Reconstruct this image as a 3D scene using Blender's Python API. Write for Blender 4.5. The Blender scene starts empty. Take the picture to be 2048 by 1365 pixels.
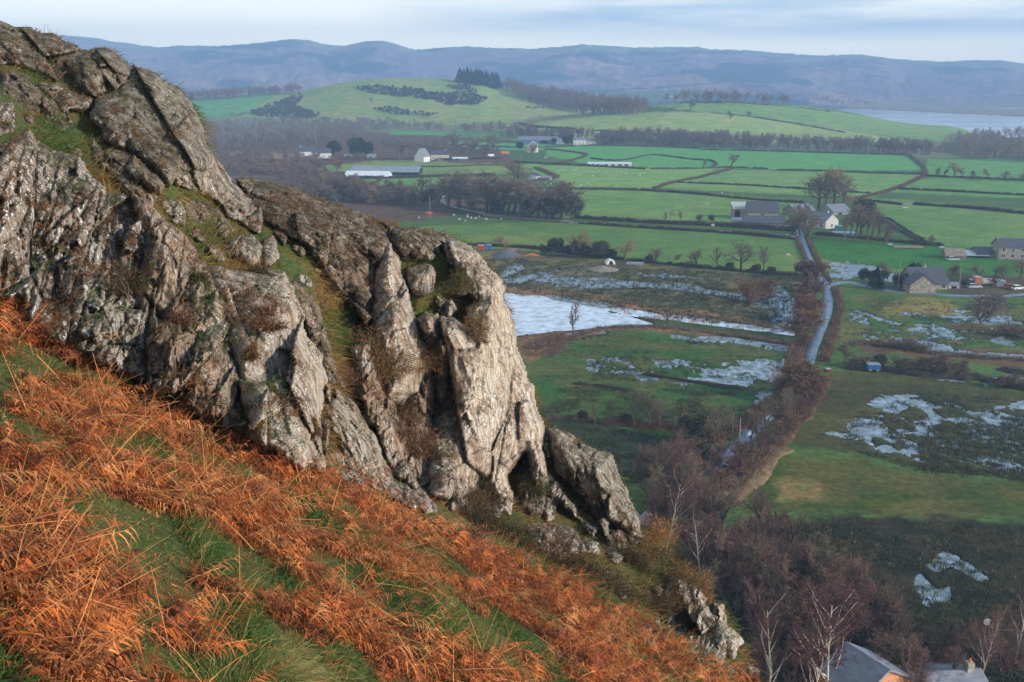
import bpy, math, random
import numpy as np
from mathutils import Vector
R = math.radians
S = bpy.context.scene
HAZE = 0.00025
# ------------------------------------------------------------------ camera, world, sun
CH = 60.0                       # camera height above the valley floor (m)
FPX, CXP, CYP = 1991.0, 1024.0, 682.5
PITCH = R(14.2)
cp_, sp_ = math.cos(PITCH), math.sin(PITCH)
cam = bpy.data.objects.new('camera', bpy.data.cameras.new('camera'))
S.collection.objects.link(cam); S.camera = cam
cam.location = (0, 0, CH); cam.rotation_euler = (R(90) - PITCH, 0, 0)
cam.data.sensor_width = 36; cam.data.lens = 36 * FPX / 2048
cam.data.clip_start = 0.1; cam.data.clip_end = 30000
SUN_AZ, SUN_EL = R(112), R(21)
sdir = Vector((math.sin(SUN_AZ) * math.cos(SUN_EL), math.cos(SUN_AZ) * math.cos(SUN_EL), math.sin(SUN_EL)))
sl = bpy.data.lights.new('sun', 'SUN'); sl.energy = 5.0; sl.angle = R(0.6); sl.color = (1.0, 0.91, 0.80)
sun = bpy.data.objects.new('sun', sl); S.collection.objects.link(sun)
sun.rotation_euler = sdir.to_track_quat('Z', 'Y').to_euler(); sun.location = (0, 0, 300)
W = bpy.data.worlds.new('World'); S.world = W; W.use_nodes = True
nt = W.node_tree; N = nt.nodes; L = nt.links
for n in list(N): N.remove(n)
out = N.new('ShaderNodeOutputWorld'); bg = N.new('ShaderNodeBackground'); bg.inputs[1].default_value = 0.1
sky = N.new('ShaderNodeTexSky'); sky.sky_type = 'NISHITA'; sky.sun_disc = False
sky.sun_elevation = SUN_EL; sky.sun_rotation = SUN_AZ; sky.air_density = 1.0; sky.dust_density = 0.6; sky.ozone_density = 2.0
tc = N.new('ShaderNodeTexCoord')
sep = N.new('ShaderNodeSeparateXYZ'); L.new(tc.outputs['Generated'], sep.inputs[0])
mp = N.new('ShaderNodeMapping'); mp.inputs['Scale'].default_value = (1.5, 1.5, 17); L.new(tc.outputs['Generated'], mp.inputs[0])
cn = N.new('ShaderNodeTexNoise'); cn.inputs['Scale'].default_value = 1.25; cn.inputs['Detail'].default_value = 5; cn.inputs['Roughness'].default_value = .5
L.new(mp.outputs[0], cn.inputs['Vector'])
cr = N.new('ShaderNodeMapRange'); cr.inputs[1].default_value = .40; cr.inputs[2].default_value = .56; L.new(cn.outputs[0], cr.inputs[0])
# bright overcast veil: white low down, thinning to pale blue higher up
vr = N.new('ShaderNodeValToRGB'); e_ = vr.color_ramp.elements; e_[0].position = .045; e_[0].color = (.97,) * 3 + (1,); e_[1].position = .36; e_[1].color = (.08,) * 3 + (1,)
for p_, v_ in ((.065, .88), (.095, .62), (.16, .45)):
    q_ = e_.new(p_); q_.color = (v_, v_, v_, 1)
L.new(sep.outputs[2], vr.inputs[0])
m1 = N.new('ShaderNodeMix'); m1.data_type = 'RGBA'; m1.inputs[7].default_value = (27.5, 26.0, 20.5, 1)
L.new(vr.outputs[0], m1.inputs[0]); L.new(sky.outputs[0], m1.inputs[6])
# grey-blue stratus bands, only above the first degrees
hr = N.new('ShaderNodeMapRange'); hr.inputs[1].default_value = .040; hr.inputs[2].default_value = .065; L.new(sep.outputs[2], hr.inputs[0])
xr = N.new('ShaderNodeMapRange'); xr.inputs[1].default_value = -.15; xr.inputs[2].default_value = .12; L.new(sep.outputs[0], xr.inputs[0])
mm = N.new('ShaderNodeMath'); mm.operation = 'MULTIPLY'; L.new(cr.outputs[0], mm.inputs[0]); L.new(hr.outputs[0], mm.inputs[1])
m3 = N.new('ShaderNodeMath'); m3.operation = 'MULTIPLY'; L.new(mm.outputs[0], m3.inputs[0]); L.new(xr.outputs[0], m3.inputs[1])
m2 = N.new('ShaderNodeMix'); m2.data_type = 'RGBA'; m2.inputs[7].default_value = (3.2, 6.2, 10.0, 1)
L.new(m3.outputs[0], m2.inputs[0]); L.new(m1.outputs[2], m2.inputs[6])
L.new(m2.outputs[2], bg.inputs[0]); L.new(bg.outputs[0], out.inputs[0])
S.view_settings.view_transform = 'Standard'; S.view_settings.look = 'None'; S.view_settings.exposure = 0.1; S.view_settings.gamma = 1
S.render.engine = 'CYCLES'
S.cycles.use_denoising = True; S.cycles.max_bounces = 5; S.cycles.diffuse_bounces = 2; S.cycles.glossy_bounces = 2
S.cycles.volume_bounces = 0; S.cycles.transparent_max_bounces = 8

# ------------------------------------------------------------------ pixel / world helpers (photo pixels, 2048 x 1365)
def ray(px, py):
    x = (np.asarray(px, float) - CXP) / FPX; y = -(np.asarray(py, float) - CYP) / FPX
    x, y = np.broadcast_arrays(x, y)
    return np.stack([x, cp_ + y * sp_, -sp_ + y * cp_], -1)
CAM = np.array([0, 0, CH])
def P3(px, py, d): return CAM + ray(px, py) * np.asarray(d, float)[..., None]
def proj(P):
    P = np.asarray(P, float); q = P - CAM
    f = q[..., 1] * cp_ - q[..., 2] * sp_; u = q[..., 1] * sp_ + q[..., 2] * cp_
    return CXP + FPX * q[..., 0] / f, CYP - FPX * u / f, f
# ------------------------------------------------------------------ noise
def _h(ix, iy, s):
    n = (ix.astype(np.int64) * 374761393 + iy.astype(np.int64) * 668265263 + s * 974634777) & 0xffffffff
    n = ((n ^ (n >> 13)) * 1274126177) & 0xffffffff
    return ((n ^ (n >> 16)) & 0xffffff) / float(0xffffff)
def vnoise(x, y, s=0):
    x = np.asarray(x, float); y = np.asarray(y, float)
    ix = np.floor(x).astype(np.int64); iy = np.floor(y).astype(np.int64); fx = x - ix; fy = y - iy
    fx = fx * fx * (3 - 2 * fx); fy = fy * fy * (3 - 2 * fy)
    a = _h(ix, iy, s); b = _h(ix + 1, iy, s); c = _h(ix, iy + 1, s); d = _h(ix + 1, iy + 1, s)
    return (a * (1 - fx) + b * fx) * (1 - fy) + (c * (1 - fx) + d * fx) * fy
def fbm(x, y, s=0, o=4, g=.5):
    t = 0; a = 1; w = 0
    for k in range(o):
        t = t + a * vnoise(x * 2 ** k + 17.3 * k, y * 2 ** k - 9.1 * k, s + k); w += a; a *= g
    return t / w                                    # 0..1
def facets(u, v, s=0, tilt=1.0):
    """random tilted planes on Worley cells + crack distance"""
    iu = np.floor(u).astype(np.int64); iv = np.floor(v).astype(np.int64)
    d1 = np.full(u.shape, 9.); d2 = np.full(u.shape, 9.); h = np.zeros(u.shape)
    for a in (-1, 0, 1):
        for b in (-1, 0, 1):
            cx = iu + a; cy = iv + b
            ox = cx + _h(cx, cy, s); oy = cy + _h(cx, cy, s + 1)
            d = np.hypot(u - ox, v - oy)
            hh = _h(cx, cy, s + 2) - .5 + tilt * ((_h(cx, cy, s + 3) - .5) * (u - ox) + (_h(cx, cy, s + 4) - .5) * (v - oy))
            m = d < d1
            d2 = np.where(m, d1, np.minimum(d2, d)); h = np.where(m, hh, h); d1 = np.where(m, d, d1)
    return h, d2 - d1
def sstep(a, b, x):
    t = np.clip((np.asarray(x, float) - a) / (b - a), 0, 1); return t * t * (3 - 2 * t)
def pip(px, py, poly):
    poly = np.asarray(poly, float); ins = np.zeros(px.shape, bool); n = len(poly)
    for i in range(n):
        x1, y1 = poly[i]; x2, y2 = poly[(i + 1) % n]
        if y1 == y2: continue
        c = ((y1 > py) != (y2 > py)) & (px < (x2 - x1) * (py - y1) / (y2 - y1) + x1)
        ins ^= c
    return ins
def pdist(px, py, poly, closed=True):
    poly = np.asarray(poly, float); n = len(poly); d = np.full(px.shape, 1e9)
    for i in range(n if closed else n - 1):
        a = poly[i]; b = poly[(i + 1) % n]; e = b - a; l = max(e @ e, 1e-9)
        t = np.clip(((px - a[0]) * e[0] + (py - a[1]) * e[1]) / l, 0, 1)
        d = np.minimum(d, np.hypot(px - a[0] - t * e[0], py - a[1] - t * e[1]))
    return d
def sdist(px, py, poly): return np.where(pip(px, py, poly), 1, -1) * pdist(px, py, poly)
# ------------------------------------------------------------------ object helpers
def tag(o, label=None, cat=None, group=None, kind=None):
    if label: o['label'] = label
    if cat: o['category'] = cat
    if group: o['group'] = group
    if kind: o['kind'] = kind
    return o
def npmesh(name, V, F, mat=None, smooth=False, attrs=None):
    """V (n,3), F (m,3) or (m,4)"""
    me = bpy.data.meshes.new(name); V = np.asarray(V, np.float32); F = np.asarray(F, np.int32)
    k = F.shape[1]
    me.vertices.add(len(V)); me.vertices.foreach_set('co', V.ravel())
    me.loops.add(F.size); me.loops.foreach_set('vertex_index', F.ravel())
    me.polygons.add(len(F)); me.polygons.foreach_set('loop_start', np.arange(0, F.size, k, dtype=np.int32))
    try: me.polygons.foreach_set('loop_total', np.full(len(F), k, np.int32))
    except Exception: pass
    me.update(calc_edges=True); me.validate()
    if smooth: me.polygons.foreach_set('use_smooth', np.ones(len(me.polygons), bool))
    for an, av in (attrs or {}).items():
        av = np.asarray(av, np.float32)
        if av.ndim == 1: me.attributes.new(an, 'FLOAT', 'POINT').data.foreach_set('value', av)
        else:
            if av.shape[1] == 3: av = np.concatenate([av, np.ones((len(av), 1), np.float32)], 1)
            me.attributes.new(an, 'FLOAT_COLOR', 'POINT').data.foreach_set('color', av.ravel())
    if mat: me.materials.append(mat)
    return me
def link(name, me, parent=None, loc=None, rz=0, sc=None):
    o = bpy.data.objects.new(name, me); S.collection.objects.link(o)
    if parent: o.parent = parent
    if loc is not None: o.location = loc
    if rz: o.rotation_euler[2] = rz
    if sc is not None: o.scale = (sc, sc, sc) if np.isscalar(sc) else sc
    return o
class MB:
    """collects simple solids, builds ONE mesh"""
    def __init__(s): s.v = []; s.f = []
    def add(s, vs, fs):
        b = len(s.v); s.v += [tuple(v) for v in vs]; s.f += [tuple(b + i for i in f) for f in fs]; return s
    def box(s, x0, x1, y0, y1, z0, z1):
        return s.add([(x0, y0, z0), (x1, y0, z0), (x1, y1, z0), (x0, y1, z0), (x0, y0, z1), (x1, y0, z1), (x1, y1, z1), (x0, y1, z1)],
                     [(0, 3, 2, 1), (4, 5, 6, 7), (0, 1, 5, 4), (1, 2, 6, 5), (2, 3, 7, 6), (3, 0, 4, 7)])
    def prism(s, pts, y0, y1):
        """polygon pts in (x,z) extruded along y"""
        n = len(pts); vs = [(x, y0, z) for x, z in pts] + [(x, y1, z) for x, z in pts]
        return s.add(vs, [tuple(range(n))[::1], tuple(range(2 * n - 1, n - 1, -1))] + [(i, i + n, (i + 1) % n + n, (i + 1) % n) for i in range(n)])
    def prismx(s, pts, x0, x1):
        """polygon pts in (y,z) extruded along x"""
        n = len(pts); vs = [(x0, y, z) for y, z in pts] + [(x1, y, z) for y, z in pts]
        return s.add(vs, [tuple(range(n))[::-1], tuple(range(n, 2 * n))] + [(i, (i + 1) % n, (i + 1) % n + n, i + n) for i in range(n)])
    def tube(s, p0, p1, r0, r1, n=6):
        p0 = Vector(p0); p1 = Vector(p1); d = (p1 - p0).normalized(); a = d.orthogonal().normalized(); b = d.cross(a)
        vs = []
        for p, r in ((p0, r0), (p1, r1)):
            for i in range(n):
                t = 2 * math.pi * i / n; vs.append(p + (a * math.cos(t) + b * math.sin(t)) * r)
        return s.add(vs, [(i, (i + 1) % n, (i + 1) % n + n, i + n) for i in range(n)] + [tuple(range(n))[::-1], tuple(range(n, 2 * n))])
    def ball(s, c, rx, ry, rz, nu=10, nv=6):
        vs = [(c[0], c[1], c[2] - rz)]; fs = []
        for j in range(1, nv):
            t = -math.pi / 2 + math.pi * j / nv
            for i in range(nu):
                a = 2 * math.pi * i / nu; vs.append((c[0] + rx * math.cos(t) * math.cos(a), c[1] + ry * math.cos(t) * math.sin(a), c[2] + rz * math.sin(t)))
        vs.append((c[0], c[1], c[2] + rz)); T = len(vs) - 1
        for i in range(nu):
            k = (i + 1) % nu; fs.append((0, 1 + k, 1 + i)); fs.append((T, T - nu + i, T - nu + k))
            for j in range(nv - 2): a0 = 1 + j * nu; fs.append((a0 + i, a0 + k, a0 + nu + k, a0 + nu + i))
        return s.add(vs, fs)
    def mesh(s, name, mat, smooth=False):
        me = bpy.data.meshes.new(name); me.from_pydata(s.v, [], s.f); me.update()
        if mat: me.materials.append(mat)
        if smooth: me.polygons.foreach_set('use_smooth', [True] * len(me.polygons))
        return me
    def build(s, name, mat, parent=None, smooth=False): return link(name, s.mesh(name, mat, smooth), parent)
def empty(name, loc, rz=0, parent=None):
    o = bpy.data.objects.new(name, None); S.collection.objects.link(o); o.location = loc; o.rotation_euler[2] = rz; o.empty_display_size = .2
    return o
def copy_tree(o, parent=None):
    c = o.copy(); S.collection.objects.link(c)
    if parent: c.parent = parent
    for ch in list(o.children): copy_tree(ch, c)
    return c
# ------------------------------------------------------------------ materials
def newmat(name):
    m = bpy.data.materials.new(name); m.use_nodes = True; t = m.node_tree
    for n in list(t.nodes): t.nodes.remove(n)
    o = t.nodes.new('ShaderNodeOutputMaterial'); b = t.nodes.new('ShaderNodeBsdfPrincipled'); t.links.new(b.outputs[0], o.inputs[0])
    b.inputs['Roughness'].default_value = .85; b.inputs['Specular IOR Level'].default_value = .25
    return m, t, b
def nd(t, typ, **kw):
    n = t.nodes.new(typ)
    for k, v in kw.items():
        if k.startswith('i'): n.inputs[int(k[1:])].default_value = v
        else: setattr(n, k, v)
    return n
def noise(t, vec, scale, detail=4, rough=.55):
    n = t.nodes.new('ShaderNodeTexNoise'); n.inputs['Scale'].default_value = scale; n.inputs['Detail'].default_value = detail; n.inputs['Roughness'].default_value = rough
    if vec is not None: t.links.new(vec, n.inputs['Vector'])
    return n.outputs[0]
def mrange(t, s, a, b, c=0, d=1):
    n = t.nodes.new('ShaderNodeMapRange'); t.links.new(s, n.inputs[0])
    for i, v in enumerate((a, b, c, d)): n.inputs[i + 1].default_value = v
    return n.outputs[0]
def mix(t, f, a, b, blend='MIX'):
    n = t.nodes.new('ShaderNodeMix'); n.data_type = 'RGBA'; n.blend_type = blend; n.clamp_factor = True
    for i, v in ((0, f), (6, a), (7, b)):
        if isinstance(v, (int, float)): n.inputs[i].default_value = v
        elif isinstance(v, tuple): n.inputs[i].default_value = (*v, 1) if len(v) == 3 else v
        else: t.links.new(v, n.inputs[i])
    return n.outputs[2]
def bump(t, b, h, dist, strength=1):
    n = t.nodes.new('ShaderNodeBump'); n.inputs['Distance'].default_value = dist; n.inputs['Strength'].default_value = strength
    t.links.new(h, n.inputs['Height']); t.links.new(n.outputs[0], b.inputs['Normal']); return n
def simple(name, col, var=.25, scale=2., rough=.85, spec=.25, metal=0, bumpd=0, objrand=0, stretch=None):
    m, t, b = newmat(name)
    g = t.nodes.new('ShaderNodeNewGeometry'); v = g.outputs['Position']
    if stretch:
        q = nd(t, 'ShaderNodeMapping'); q.inputs['Scale'].default_value = stretch; t.links.new(v, q.inputs[0]); v = q.outputs[0]
    n1 = noise(t, v, scale, 5); f = mrange(t, n1, .3, .7)
    c = mix(t, f, tuple(x * (1 - var) for x in col), tuple(min(1, x * (1 + var)) for x in col))
    if objrand:
        oi = t.nodes.new('ShaderNodeObjectInfo')
        hs = t.nodes.new('ShaderNodeHueSaturation'); t.links.new(c, hs.inputs['Color'])
        t.links.new(mrange(t, oi.outputs['Random'], 0, 1, 1 - objrand, 1 + objrand), hs.inputs['Value'])
        t.links.new(mrange(t, oi.outputs['Random'], 0, 1, .485, .515), hs.inputs['Hue']); c = hs.outputs[0]
    t.links.new(c, b.inputs['Base Color']); b.inputs['Roughness'].default_value = rough; b.inputs['Specular IOR Level'].default_value = spec
    b.inputs['Metallic'].default_value = metal
    if bumpd: bump(t, b, n1, bumpd)
    return m
# ------------------------------------------------------------------ terrain
def ae(px, py):
    r = ray(px, py); return r[..., 0] / r[..., 1], r[..., 2] / r[..., 1]
def layer(pts, rc, rf, wback, pw=1.0):
    pts = np.array(pts, float); a, e = ae(pts[:, 0], pts[:, 1]); o = np.argsort(a)
    return (a[o], e[o], pw, rc if np.isscalar(rc) else np.array(rc, float), rf if np.isscalar(rf) else np.array(rf, float), wback)
RIDGE = [(-700,40),(-300,55),(0,66),(120,73),(150,75),(190,78),(240,86),(300,95),(320,97),(360,92),(430,95),(480,91),(545,84),(580,79),(620,82),(660,92),(690,94),(730,85),(760,83),(790,88),(830,100),(850,99),(900,95),(930,93),(1000,97),(1060,99),(1100,97),(1170,91),(1230,94),(1300,95),(1400,94),(1418,99),(1450,99),(1520,103),(1600,110),(1650,111),(1720,110),(1750,115),(1800,120),(1880,125),(1950,122),(2000,122),(2048,130),(2400,120),(2900,130)]
LAY = [
 layer(RIDGE, 6200, 4300, 900),
 layer([(1050,215),(1150,190),(1250,178),(1330,176),(1400,168),(1480,166),(1560,172),(1640,181),(1720,196),(1800,206),(1900,212),(2000,214),(2100,216),(2500,216)], 4200, 3300, 500),
 layer([(-700,205),(300,203),(380,197),(480,191),(560,187),(610,181),(680,166),(740,158),(800,157),(880,158),(960,163),(1000,176),(1100,191),(1200,206),(1290,220),(1400,238),(1500,262),(1560,290),(1600,310)], 2000, 1560, 500),
 layer([(980,262),(1030,250),(1130,232),(1290,212),(1370,202),(1450,201),(1560,209),(1640,216),(1700,226),(1750,235),(1800,246),(1850,250),(1900,254),(1940,261),(2000,270),(2048,276),(2300,290)], 1500, 1180, 120),
 layer([(900,270),(1020,255),(1100,244),(1180,236),(1260,228),(1330,225),(1420,228),(1500,236),(1600,250),(1700,262),(1780,272),(1850,285),(1900,292)], 1300, 1060, 150),
]
def H(x, y, detail=True):
    x = np.asarray(x, float); y = np.asarray(y, float); a = x / np.maximum(y, 1); z = np.zeros(np.broadcast(x, y).shape)
    for k, (la, le, pw, rc, rf, wb) in enumerate(LAY):
        e = np.interp(a, la, le); zc = np.maximum(CH + e * rc, 0)
        if k == 0:
            g = fbm(a * 14 + 3, y / 900, 5, 4); t = np.clip((y - rf - 500 * (g - .5)) / (rc - rf), 0, 1)
            s = (0.35 * t + .65 * t * t * (3 - 2 * t)); s = s * (1 - .22 * (1 - t) * np.abs(fbm(a * 26, y / 1500, 9, 4) - .5) * 4 * t ** .3)
        else:
            t = np.clip((y - rf) / (rc - rf), 0, 1); s = t * t * (3 - 2 * t)
        s = np.where(y > rc, 1 - sstep(0, wb, y - rc) * .9, s)
        z = np.maximum(z, zc * s)
    # woodland-edge roughness on the far ridge
    if detail: z = z + np.where(y > 3200, 9 * (vnoise(x / 14, y / 30, 3) - .5) + 8 * (fbm(x / 60, y / 60, 7) - .5), 0) + np.where((y > 1100) & (y <= 3200), np.minimum(z, 12) / 12 * 3 * (fbm(x / 50, y / 50, 11) - .5), 0)
    return z
def at(px, py, lift=0):
    """first point of the valley terrain met by the ray through a photo pixel"""
    r = ray(px, py); r = r / r[1]; ts = np.concatenate([np.arange(60, 900, 1.5), np.arange(900, 7500, 5)])
    z = CH + ts * r[2]; h = H(ts * r[0], ts, False); k = np.argmax(z < h + .15)
    if z[k] >= h[k] + .15: k = len(ts) - 1
    if k > 0:
        f0 = z[k - 1] - h[k - 1] - .15; f1 = z[k] - h[k] - .15; t = ts[k - 1] + (ts[k] - ts[k - 1]) * f0 / max(f0 - f1, 1e-9)
    else: t = ts[0]
    return Vector((t * r[0], t, CH + t * r[2] + lift))
def mpp(p): return (p[1] * cp_ + (CH - p[2]) * sp_) / FPX          # metres per photo pixel at a point

# colour zones, photo-pixel polygons traced on the ground: (poly, colour, noise scale m, amount, second colour, feather px)
G1 = (.050, .125, .035); G2 = (.075, .135, .032); GY = (.115, .140, .036); OL = (.050, .056, .020); OLD = (.028, .036, .014)
BR = (.105, .065, .034); TAN = (.30, .20, .105); RU = (.13, .065, .03); BW = (.085, .06, .042)
GB = (.045, .150, .055)
ZONES = [
 ([(-400,230),(380,232),(520,240),(1000,262),(1100,272),(1000,300),(1040,330),(900,345),(1000,420),(700,460),(380,460),(-400,460)], BW, 12, .5, BR, 6),
 ([(-400,232),(2500,232),(2500,300),(1860,318),(1400,300),(1180,292),(1040,282),(700,262)], (.06,.10,.04), 30, .4, BW, 3),
 ([(380,196),(560,186),(600,200),(500,224),(400,236)], GB, 30, .2, G2, 3),
 ([(560,186),(740,150),(900,150),(1010,170),(1300,225),(1100,245),(900,250),(700,245),(480,235),(500,222)], (.085,.14,.04), 40, .5, (.14,.15,.055), 3),
 ([(1010,250),(1300,224),(1430,224),(1700,262),(1850,290),(1400,288),(1100,272)], (.10,.16,.055), 50, .35, (.16,.175,.075), 3),
 ([(1030,248),(1080,232),(1180,228),(1200,232),(1080,244),(1050,256)], (.17,.15,.06), 30, .3, G2, 2),
 ([(1290,212),(1380,200),(1600,212),(1760,236),(1900,252),(1960,262),(1900,285),(1700,262),(1430,226)], (.07,.14,.045), 40, .3, (.11,.15,.06), 3),
 ([(1960,258),(2500,262),(2500,320),(1950,320),(1860,300)], (.055,.065,.035), 20, .5, BW, 4),
 # middle distance fields
 ([(780,262),(1000,268),(1000,274),(780,270)], GB, 20, .2, G1, 2),
 ([(900,284),(1180,290),(1190,296),(1060,302),(900,298)], GB, 30, .2, G1, 2),
 ([(620,336),(800,318),(870,325),(1050,330),(1060,345),(900,350),(700,345),(600,342)], (.07,.115,.04), 20, .5, GY, 2),
 ([(720,358),(900,352),(920,360),(880,385),(760,382)], G1, 30, .4, G2, 2),
 ([(470,302),(600,310),(620,318),(440,322)], (.26,.17,.10), 10, .5, BW, 4),
 ([(1100,292),(1400,296),(1820,314),(1850,342),(1350,338),(1180,330),(1090,312)], (.045,.15,.04), 60, .25, GB, 2),
 ([(1050,328),(1180,333),(1450,340),(1380,378),(1150,374),(1070,350)], (.075,.15,.042), 60, .3, (.10,.155,.05), 2),
 ([(1460,340),(1850,350),(1740,398),(1300,376),(1380,368)], (.065,.135,.038), 60, .3, (.10,.15,.05), 2),
 ([(1050,378),(1300,380),(1600,402),(1640,420),(1570,458),(1460,446),(1130,436)], (.06,.13,.032), 60, .35, (.095,.14,.04), 2),
 ([(740,460),(1130,444),(1600,478),(1615,550),(1500,550),(1050,500),(940,500)], (.06,.125,.030), 50, .5, (.125,.15,.04), 2),
 ([(1855,318),(2500,338),(2500,362),(1850,352)], (.05,.135,.04), 60, .3, G1, 2),
 ([(1840,356),(2500,386),(2500,420),(1760,385)], (.055,.13,.035), 60, .3, G1, 2),
 ([(1740,396),(2500,455),(2500,510),(1880,494),(1780,450)], (.06,.128,.033), 60, .35, (.10,.15,.045), 2),
 ([(1620,480),(1890,494),(2100,540),(2500,560),(2500,580),(1850,548),(1650,522)], (.022,.105,.018), 60, .25, (.03,.12,.02), 2),
 ([(1640,520),(1850,548),(1850,575),(1640,565)], (.12,.15,.06), 12, .5, G2, 3),
 ([(1850,545),(2500,580),(2500,610),(1900,590)], (.045,.06,.028), 12, .5, BW, 3),
 # marsh
 ([(900,512),(1020,500),(1500,548),(1612,556),(1600,660),(1400,650),(1000,590),(900,560)], (.12,.115,.06), 5, .8, (.05,.06,.028), 3),
 ([(1000,574),(1150,585),(1300,612),(1400,622),(1590,655),(1590,668),(1300,640),(1180,610),(1000,584)], (.24,.155,.085), 4, .7, BW, 3),
 ([(1000,588),(1200,610),(1500,655),(1590,675),(1560,680),(1300,652),(1100,600),(1000,592)], (.035,.075,.018), 6, .3, OL, 2),
 ([(1030,668),(1180,655),(1280,650),(1580,680),(1590,700),(1270,662),(1190,664),(1110,700),(1060,730)], BR, 4, .7, (.17,.10,.055), 3),
 ([(1050,740),(1120,700),(1200,664),(1280,664),(1576,690),(1560,770),(1480,842),(1300,858),(1080,838)], (.030, .088, .020), 7, .85, (.070, .085, .026), 3),
 ([(1060,805),(1200,790),(1480,815),(1420,865),(1090,850)], (.05,.075,.022), 7, .8, (.03,.085,.02), 6),
 ([(1050,800),(1110,840),(1400,880),(1470,900),(1400,960),(1260,965),(1100,900)], (.018,.030,.014), 5, .6, (.035,.045,.018), 4),
 ([(1680,575),(1900,596),(2500,620),(2500,740),(2048,718),(1680,700)], (.045,.105,.025), 8, .8, (.10,.105,.035), 3),
 ([(1890,650),(2060,660),(2500,670),(2500,690),(1950,680)], (.05,.05,.02), 6, .5, BR, 4),
 ([(1790,600),(1900,600),(1930,625),(1850,640),(1760,625)], (.17,.155,.055), 5, .5, GY, 5),
 ([(1720,685),(2100,712),(2500,730),(2500,750),(2000,735),(1720,705)], BR, 4, .6, (.07,.05,.028), 3),
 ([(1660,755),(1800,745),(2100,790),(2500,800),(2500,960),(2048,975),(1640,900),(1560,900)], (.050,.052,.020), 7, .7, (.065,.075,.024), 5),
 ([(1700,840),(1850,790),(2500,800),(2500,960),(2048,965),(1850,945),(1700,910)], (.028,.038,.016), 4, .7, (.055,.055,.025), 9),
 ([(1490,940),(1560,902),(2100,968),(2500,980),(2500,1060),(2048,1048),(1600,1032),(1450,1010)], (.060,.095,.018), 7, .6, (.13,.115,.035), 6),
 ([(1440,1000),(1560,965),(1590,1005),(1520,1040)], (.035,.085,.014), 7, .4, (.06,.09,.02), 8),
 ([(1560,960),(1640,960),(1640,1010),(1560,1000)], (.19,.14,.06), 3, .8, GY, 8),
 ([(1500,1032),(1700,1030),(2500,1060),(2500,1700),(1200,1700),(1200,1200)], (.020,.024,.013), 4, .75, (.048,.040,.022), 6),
 ([(1380,1000),(1490,950),(1490,1010),(1400,1040)], (.20,.125,.055), 3, .7, BR, 4),
]
# flooded / iced patches: (poly, bias) bias > 0 mostly ice, < 0 speckled
POOLS = [
 ('broad frozen pool', [(960,588),(1010,592),(1150,610),(1240,630),(1300,648),(1220,652),(1110,655),(1040,668),(960,670)], .9),
 ('thin ice ditch along the marsh', [(1000,586),(1100,594),(1250,618),(1400,636),(1590,664),(1590,672),(1400,648),(1240,628),(1100,602),(1000,593)], .55),
 ('forked ice track', [(960,540),(1010,558),(1080,545),(1125,548),(1060,562),(1010,572),(960,572)], .25),
 ('pale ice track', [(1000,552),(1020,530),(1050,526),(1040,540),(1010,556)], .4),
 ('ice among rushes', [(1175,575),(1230,560),(1300,566),(1370,568),(1440,584),(1490,590),(1500,605),(1440,592),(1380,585),(1300,576),(1230,578),(1180,580)], .32),
 ('ice among rushes', [(1460,590),(1560,570),(1595,600),(1592,655),(1545,658),(1530,620)], .16),
 ('ice at the field corner', [(1340,668),(1480,674),(1578,686),(1578,706),(1480,690),(1340,678)], .25),
 ('ice at the field edge', [(1130,668),(1200,660),(1210,666),(1140,676)], .2),
 ('icy puddles', [(1170,716),(1230,708),(1400,716),(1570,722),(1560,760),(1480,778),(1300,768),(1250,755),(1170,745)], -.17),
 ('icy puddles', [(1215,710),(1262,714),(1262,728),(1218,724)], .12),
 ('icy puddles', [(1260,742),(1330,745),(1320,762),(1270,758)], .08),
 ('ice on lawn', [(1650,530),(1700,524),(1800,545),(1830,560),(1740,562),(1660,556)], .02),
 ('icy puddles', [(1690,620),(1850,612),(2060,630),(2500,640),(2500,700),(2060,690),(1880,700),(1780,670),(1700,668)], -.24),
 ('ice by the round thicket', [(1880,632),(1990,632),(2060,650),(1960,650),(1890,645)], .15),
 ('ice ditch', [(1830,688),(1900,700),(2060,710),(2500,730),(2500,742),(2060,722),(1880,708)], .1),
 ('ice under the bank', [(1790,744),(1870,748),(1990,752),(2060,740),(2060,765),(1960,772),(1860,758)], .02),
 ('cracked ice sheet', [(1640,868),(1700,840),(1740,792),(1820,788),(1900,800),(2080,830),(2080,880),(1960,900),(1940,932),(1860,935),(1760,915),(1700,885)], -.20),
 ('cracked ice sheet', [(1740,798),(1830,792),(1890,830),(1900,862),(1850,880),(1780,840)], -.03),
 ('icy patches in the far right meadow', [(1700,640),(1800,630),(1900,650),(1980,700),(1840,700),(1720,680)], -.20),
 ('scattered ice on the marsh', [(1100,590),(1180,600),(1250,612),(1200,614),(1110,600)], .05),
 ('scattered ice on the marsh', [(1080,540),(1140,540),(1250,560),(1160,580),(1060,572)], .0),
 ('scattered ice under the hedge', [(1230,540),(1330,548),(1420,560),(1300,556)], .05),
 ('icy puddles near the lane', [(1480,720),(1572,716),(1566,790),(1500,830),(1520,770)], -.1),
 ('icy puddles in the rushes', [(1900,830),(2060,800),(2060,960),(1930,930)], -.14),
 ('small ice pool in the dark rushes', [(1815,1165),(1842,1150),(1872,1180),(1905,1170),(1900,1205),(1850,1215)], -.04),
 ('thin ice trickle in the dark rushes', [(1850,1130),(1890,1105),(1925,1110),(1990,1160),(1960,1170),(1905,1135),(1870,1150)], -.10),
]
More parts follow.
